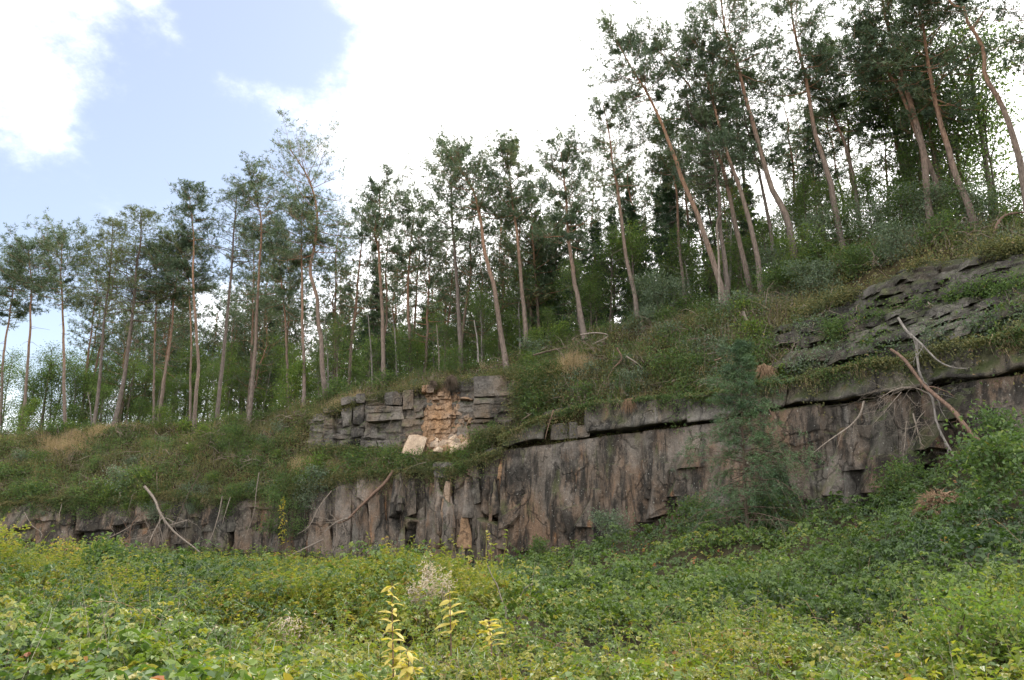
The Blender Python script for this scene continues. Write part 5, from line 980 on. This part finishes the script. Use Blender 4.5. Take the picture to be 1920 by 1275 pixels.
# ------------------------------------------------------------------ dead wood
def branch(label, pts, Y, r0, r1, mat='dead', subs=5, seed=0, sl=.8, extra=(), name='dead_branch', group=None):
    """PTS photo pixels; Y one distance or (start, end); SUBS random side twigs; EXTRA more limbs"""
    r = np.random.default_rng(seed); b = Bag()
    def limb(pts, a, c, n=14):
        Ys = np.linspace(*(Y if isinstance(Y, tuple) else (Y, Y)), len(pts)); p = smooth_path(np.array([P(x, y, z) for (x, y), z in zip(pts, Ys)]), n)
        p += np.cumsum(r.normal(0, .012, p.shape), 0) * np.linspace(0, 1, n)[:, None]; rd = np.linspace(a, c, n) * (1 + r.normal(0, .07, n)); tubes(b, p[None], rd[None], 6, r.uniform(0, .6)); return p, rd
    mains = [limb(pts, r0, r1)] + [limb(e, r0 * .45, r1 * .7) for e in extra]
    for p, rd in mains:
        L = np.linalg.norm(p[-1] - p[0])
        for k in range(subs):
            i = r.integers(3, 13); d = norm(p[min(i + 1, 13)] - p[i - 1]); w = norm(d * .5 + r.normal(0, .8, 3) * [1, .6, 1]); t = np.linspace(0, 1, 6); ln = sl * r.uniform(.3, 1) * min(1, L * .5)
            q = p[i] + w * (ln * t)[:, None] + np.cumsum(r.normal(0, .05 * ln, (6, 3)), 0) - np.array([0, 0, .2 * ln]) * (t ** 2)[:, None]
            tubes(b, q[None], (rd[i] * .45 * (1 - .8 * t))[None], 4, .5)
            for m in range(2):
                j = r.integers(2, 5); w2 = norm(w + r.normal(0, .7, 3)); q2 = q[j] + w2 * (ln * .45 * np.linspace(0, 1, 4))[:, None]; tubes(b, q2[None], (rd[i] * .2 * (1 - .7 * np.linspace(0, 1, 4)))[None], 3, .5)
    return tag(b.build(name, M[mat], None, True), label, 'branch', group)
br = branch
br('thick bleached bent bough leaning against the low rock face', [(271, 912), (290, 936), (300, 962), (320, 990), (350, 1016), (378, 1038)], (42.6, 41.2), .085, .035, seed=1, subs=6, sl=1.6, extra=[[(305, 968), (292, 990), (280, 1012)], [(318, 985), (345, 976), (352, 972)]])
br('pale forked branch lying on the bank above the low face', [(350, 830), (362, 842), (370, 846), (384, 862)], 47.5, .07, .03, seed=2, subs=4, extra=[[(362, 842), (361, 852), (363, 862)]])
br('long brown bough slanting down from the ledge over the fractured face', [(738, 882), (722, 905), (700, 925), (672, 952), (650, 975), (632, 982)], (39.6, 40.4), .10, .055, 'dead_red', seed=3, subs=5)
br('grey tangle of drooping twigs hanging at the foot of the fractured face', [(652, 972), (640, 975), (626, 982), (608, 995)], 40.0, .06, .02, seed=4, subs=16, sl=1.8, extra=[[(640, 975), (648, 1000), (652, 1030)], [(632, 980), (630, 1005), (622, 1035)]])
br('thin pale stick slanting past the fractured face to the thicket', [(622, 920), (600, 948), (580, 985), (560, 1000)], 40.8, .035, .015, seed=5, subs=6, sl=1.0)
br('long thin fallen branch running down into the thicket beside the fractured face', [(605, 1012), (575, 1026), (550, 1038), (522, 1054)], (40, 37), .045, .02, seed=6, subs=5)
br('slender pale stick leaning on the low face beside the bent bough', [(417, 930), (410, 965), (400, 1000), (390, 1022)], 42.5, .035, .015, seed=7, subs=3)
br('short pale stick hanging beside the slender leaning stick', [(432, 932), (425, 955), (418, 982)], 42.5, .03, .012, seed=8, subs=2)
br('upright thin dead stem beside the dark cleft of the low face', [(486, 885), (480, 925), (476, 962), (460, 1010)], 41.6, .03, .012, seed=9, subs=4)
br('brown dead branch rising out of the tangle below the low face', [(243, 1030), (244, 1000), (250, 980), (262, 968)], 42, .05, .02, 'dead_red', seed=10, subs=7, sl=1.4)
br('grey tangle of thin branches piled against the low rock face', [(195, 1012), (225, 998), (255, 980), (272, 965)], 42, .03, .012, seed=11, subs=14, sl=1.8, extra=[[(270, 968), (278, 990), (288, 1015)], [(205, 1025), (240, 1012), (300, 1002)]])
br('curved thin twig hanging at the end of the low face', [(45, 960), (60, 985), (78, 1000), (72, 1015), (50, 1030)], 43, .025, .012, seed=12, subs=2)
br('thin leaning stem across the low face behind the bent bough', [(375, 888), (352, 928), (330, 975), (310, 1015)], 42.4, .03, .015, 'twig', seed=13, subs=4)
br('pale fork of bare branches on the bank beneath the upright pine', [(1088, 628), (1118, 624), (1142, 630), (1112, 646)], 36.2, .05, .02, seed=14, subs=6)
br('long fallen stem lying along the bank below the red pine', [(1000, 666), (1030, 658), (1064, 650)], 38.5, .06, .04, 'twig', seed=15, subs=2)
br('grey crooked root hanging down the bank under the upright pine', [(1156, 652), (1166, 672), (1150, 690), (1140, 708), (1132, 720)], 35.5, .05, .015, 'dead_red', seed=16, subs=9, sl=1.2)
br('short pale curved root on the bank beside the crooked root', [(1174, 668), (1196, 682), (1204, 690)], 35, .05, .02, seed=17, subs=3)
br('whitish fallen branch slipping off the rim below the pair trunk pine', [(1393, 584), (1402, 605), (1412, 622), (1432, 636), (1446, 642)], 31.6, .075, .02, 'dead', seed=18, subs=8, sl=1.2, extra=[[(1404, 608), (1398, 636), (1396, 668)], [(1416, 626), (1430, 650), (1442, 678)]])
br('thin pale branches lying level on the bank above the young spruce', [(1326, 664), (1352, 660), (1400, 657)], 32, .03, .015, seed=19, subs=5)
br('reddish broken branch below the whitish one on the bank', [(1340, 676), (1372, 664), (1395, 650)], 31.5, .045, .02, 'dead_red', seed=20, subs=4)
br('white birch stem leaning down the face into the dark bushes', [(1718, 640), (1722, 690), (1732, 720), (1748, 745), (1756, 790), (1770, 825), (1785, 850), (1804, 886)], (23.9, 21.9), .055, .028, 'birch_bark', seed=21, subs=8, sl=1.6)
br('white birch bough arching outwards above the last face slabs', [(1684, 596), (1700, 620), (1716, 634), (1736, 652), (1760, 676), (1785, 690), (1812, 692)], (24.3, 22.4), .045, .02, 'birch_bark', seed=22, subs=5, sl=1.2, extra=[[(1810, 692), (1814, 715), (1812, 755)], [(1810, 692), (1822, 712), (1828, 732)]])
br('fallen red pine stem lying slantwise against the face', [(1670, 655), (1694, 672), (1728, 716), (1752, 738), (1788, 768), (1818, 806), (1860, 846)], (24.3, 21.2), .045, .085, 'dead_red', seed=23, subs=4, sl=.9)
br('long thin grey branch bowed across the stained face', [(1620, 752), (1612, 778), (1592, 800), (1560, 822), (1520, 852)], 25.2, .04, .015, seed=24, subs=4)
br('grey brushwood tangled under the fallen red pine stem', [(1748, 742), (1715, 728), (1680, 730), (1650, 748)], 23.7, .03, .01, 'dead', seed=25, subs=20, sl=1.8, extra=[[(1690, 735), (1664, 765), (1640, 790)], [(1735, 770), (1720, 790), (1712, 830)], [(1700, 740), (1720, 760), (1740, 752)]])
br('drooping bare twigs below the white birch stem', [(1712, 775), (1718, 800), (1728, 832), (1745, 842)], 23.2, .03, .01, 'dead', seed=26, subs=16, sl=1.5, extra=[[(1735, 790), (1750, 815), (1765, 848)], [(1700, 790), (1694, 840), (1688, 880)]])
br('arched dead bough hanging over the upper rim bushes', [(1862, 436), (1876, 412), (1894, 400), (1925, 396)], 27.6, .07, .04, 'dead_red', seed=27, subs=3)
br('broken dark branch sticking up among the rim bushes', [(1746, 456), (1762, 438), (1778, 424)], 28.8, .05, .03, 'twig', seed=28, subs=2)
br('thin hanging root over the bed beside the young spruce', [(1436, 742), (1442, 765), (1452, 785), (1448, 795)], 27.8, .03, .012, 'dead_red', seed=29, subs=2)
br('thin forked twig hanging over the niche of the thick bed', [(1038, 768), (1028, 800), (1022, 825)], 35, .03, .012, 'dead_red', seed=30, subs=3)
br('pale bare branch reaching in at the end of the outcrop ledge', [(1930, 575), (1905, 574), (1890, 580)], 22.5, .04, .02, 'birch_bark', seed=31, subs=3)
br('bent dry stick standing up out of the near thicket', [(912, 1054), (922, 1080), (930, 1096), (938, 1126), (942, 1162)], 9.6, .006, .013, seed=32, subs=0, name='dry_stick')
br('short straw coloured stick leaning beside the bent dry one', [(1000, 1094), (982, 1106), (960, 1126)], 10.2, .006, .010, seed=33, subs=0, name='dry_stick')
br('thin dark upright stalk in the yellow weeds', [(482, 1062), (481, 1105), (478, 1150), (474, 1200)], 10.5, .006, .010, 'twig', seed=34, subs=5, sl=.25, name='dry_stalk')
for i, (px, top, bot, Y) in enumerate(((694, 590, 715, 47), (893, 600, 672, 42.5), (612, 600, 730, 50), (168, 735, 812, 52.5), (740, 590, 700, 47.5), (820, 610, 700, 46), (1345, 420, 560, 34.5))):
    br(['bare whitish stem behind the bent forked pine', 'broken white snag beside the leaning pine', 'thin dead pine stem behind the winding pine', 'crooked pale stem at the back of the dry grass', 'slim pale dead stem in the gap of the dense green pine', 'leaning pale dead stem over the fresh scar', 'slim grey twin stem against the long leaning pine'][i], [(px + 4, bot + 8), (px + 2, (top + bot) / 2), (px - 3, top)], Y, .07, .03, 'birch_bark' if i < 5 else 'dead', seed=50 + i, subs=4, sl=.7, name='dead_tree')
# root clumps
def rootclump(label, px, py, Y, rad, n, seed, mat='root', name='root_clump', down=.3):
    r = np.random.default_rng(seed); c = P(px, py, Y); b = Bag(); d = rand_unit(n, r) * [1.15, .9, .8]; t = np.linspace(0, 1, 6)
    p = c + d[:, None] * (rad * (.25 + r.uniform(.4, .85, (n, 1)) * t))[..., None] + np.cumsum(r.normal(0, rad * .08, (n, 6, 3)), 1) - np.array([0, 0, down * rad]) * (t ** 2)[None, :, None]
    tubes(b, p, np.broadcast_to(.018 * (1.1 - t), (n, 6)) * r.uniform(.5, 1.4, (n, 1)), 3, r.uniform(0, 1, n)); return tag(b.build(name, M[mat]), label, 'roots')
rc = rootclump('dry brown upturned root clump lying on the bramble slope', 1762, 942, 16.2, .50, 420, 60)
core = P(1766, 946, 16.35); q = np.array([(-.3, -.1, -.3), (.35, -.1, -.3), (.3, -.1, .2), (-.25, -.1, .15), (-.3, .3, -.3), (.35, .3, -.3), (.3, .3, .2), (-.25, .3, .15)]) * .9 + core
block_mesh('root_plate', q, M['darksoil'], rc, n=(6, 5, 4), amp=.14, seed=61, pinch=.1)
rootclump('shaggy dead root mass hanging from the bed above the long slab', 1180, 752, 33.0, .38, 160, 62, down=1.2)
rootclump('brown brush of roots below the rim beside the whitish branch', 1435, 690, 28.6, .45, 160, 63, down=.9)
Yr = float(np.interp(852, xs, YL(xs) + dD(xs)))
rootclump('dark mat of roots and turf hanging over the hollow of the orange scar', 846, 708, Yr - .2, .42, 260, 64, 'twig', down=1.4)
rootclump('small tuft of roots over the fresh orange blocks', 812, 716, Yr - .25, .28, 140, 67, 'twig', down=.8)

# ------------------------------------------------------------------ near plants
def lanceleaf(L, Wd):
    b = Bag(); n = 5; t = np.linspace(0, 1, n); w = np.sin(np.clip(t * .93 + .07, 0, 1) * np.pi) ** .8 * Wd / 2; z = .12 * L * np.sin(t * 2.2) - .35 * L * t ** 2
    c = np.stack([t * L, 0 * t, z], -1); l = c + np.stack([0 * t, w, -w * .3], -1); rr_ = c - np.stack([0 * t, w, w * .3], -1); V = np.concatenate([l, c, rr_]); F = []
    for i in range(n - 1): F += [(i, i + 1, n + i + 1, n + i), (n + i, n + i + 1, 2 * n + i + 1, 2 * n + i)]
    b.add(V, np.array(F), np.repeat(.5, 3 * n)); return b.build('leaf', M['gold'], None, True)
lf = [lanceleaf(.095, .036), lanceleaf(.07, .026)]
def goldplant(label, pts, Y, seed, group=None, pairs=8, name='yellow_sapling', f0=.1):
    r = np.random.default_rng(seed); p = smooth_path(np.array([P(a, b, Y) for a, b in pts]), 12); base = tuple(p[0]); t = empty(name, base); tag(t, label, 'sapling', group)
    b = Bag(); tubes(b, (p - p[0])[None], np.linspace(.006, .002, 12)[None], 5, .4); b.build('stem', M['dead_red'], t, True)
    for k in range(pairs):
        f = f0 + (1 - f0) * (k + .5) / pairs; q = np.array([np.interp(f, np.linspace(0, 1, 12), p[:, i]) for i in range(3)]) - p[0]; a0 = r.uniform(0, 3.1)
        for m in range(r.integers(3, 6)):
            o = bpy.data.objects.new('leaf', lf[int(f > .7)].data); COL.objects.link(o); o.parent = t; o.location = q; o.rotation_euler = (r.normal(0, .35), r.normal(-.15, .3), a0 + m * 6.283 / 3.2 + r.normal(0, .25)); s_ = r.uniform(.75, 1.25); o.scale = (s_, s_, s_)
goldplant('tallest golden leaved sapling standing in the near thicket', [(738, 1300), (737, 1230), (736, 1180), (735, 1130), (735, 1092)], 4.4, 1, pairs=11)
goldplant('golden leaved sapling with drooping leaves beside the seed heads', [(846, 1230), (845, 1180), (844, 1140), (843, 1104)], 4.9, 2, pairs=6, f0=.3)
goldplant('short golden leaved sapling furthest from the tallest one', [(922, 1230), (921, 1205), (918, 1180), (915, 1160)], 4.8, 3, pairs=6, f0=.2)
goldplant('golden leaved sapling low at the bottom beside the tallest one', [(768, 1310), (768, 1270), (766, 1240), (764, 1216)], 4.2, 4, pairs=7, f0=.25)
goldplant('thin yellow leaved vine shoot against the dark low face', [(530, 1020), (530, 990), (531, 960), (529, 935)], 37.0, 5, name='yellow_shoot', pairs=1)
for o in lf: bpy.data.objects.remove(o)
# the far shoot needs leaves of its own size
r = np.random.default_rng(77); z = np.linspace(0, 1, 60); b = Bag(); c = P(530 + r.normal(0, 3, 60), 1020 - 86 * z, 37.0); leaves(b, c, rand_unit(60, r), norm(r.normal(0, .4, (60, 3)) + [0, -.5, 1]), .17, .09, r.uniform(0, .6, 60))
tag(b.build('yellow_vine', M['leaf_y']), 'yellow green leafy vine climbing before the dark low face', 'vine')
def fluff(label, px, py, Y, w, h, n, seed, name='seed_head'):
    r = np.random.default_rng(seed); b = Bag(); c = P(px, py, Y); k = 9
    cc = c + r.normal(0, 1, (k, 3)) * [w, w * .5, h]; b2 = P(px, py + 70 * 8 / Y, Y)
    tubes(b, np.stack([np.broadcast_to(b2, (k, 3)) + (cc - b2) * t_ for t_ in (0, .5, 1)], 1), np.full((k, 3), .003), 3, 0)
    i = r.integers(0, k, n); C = cc[i] + r.normal(0, 1, (n, 3)) * [.05, .04, .06]; spikes(b, C, rand_unit(n, r), .045, .012, r.random(n))
    return tag(b.build(name, M['fluff']), label, 'seed head')
fluff('fluffy pinkish white seed heads behind the golden saplings, the broadest tuft', 806, 1106, 8.6, .08, .035, 420, 1)
fluff('fluffy seed head low beside the broadest tuft', 788, 1124, 8.6, .05, .035, 240, 2)
fluff('small white seed head standing above the broadest tuft', 802, 1070, 8.8, .02, .04, 180, 3)
fluff('small white seed head right beside the broadest tuft', 832, 1096, 8.6, .03, .04, 200, 4)
for i, (px, py, Y) in enumerate(((310, 1186, 6.4), (303, 1132, 9), (540, 1178, 7), (1098, 1074, 16), (165, 1130, 9.5), (556, 1104, 13))):
    fluff(['white seed head in the dark brambles near the bottom', 'pale seed heads scattered in the yellow weeds', 'white seed head between weeds and golden sapling', 'white seed head on the bramble slope below the stained face', 'pale seed heads in the weeds before the yellowing bushes', 'small pale seed heads in the weeds below the fractured face'][i], px, py, Y, .07, .04, 160, 10 + i)

# growth that spills down the face where the low wall meets the fractured one
for i, (px, py, Y, h, Rm, lf_, lab) in enumerate([(505, 1000, 42.2, 3.4, 1.3, 'leaf', 'tall dark bush against the face beside the thin upright stem'), (545, 1010, 41.6, 3.2, 1.3, 'leaf', 'dark spreading bush where the low and the fractured face meet'), (575, 960, 42.0, 2.2, 1.2, 'leaf_grey', 'grey leaved bush hanging on the corner of the fractured face'), (520, 950, 42.8, 2.2, 1.3, 'leaf', 'dark bush under the lip between the low and the fractured face'), (250, 945, 44.4, 1.5, 1.1, 'leaf', 'dark bush on the lip above the brown dead branch'), (60, 948, 44.8, 1.6, 1.3, 'leaf', 'dark bush on the lip at the end of the low face'), (200, 948, 44.4, 1.4, 1.0, 'leaf_l', 'light bush on the lip of the low face'), (283, 950, 44.0, 1.3, .6, 'leaf_l', 'small bright shoot of leaves beside the top of the bent bough')]):
    q = P(px, py, Y); broadleaf('face_bush', lab, 'bush', tuple(q), h, Rm, lf_, 'twig', 900 + i, 2000, .10, None, .1, 4)
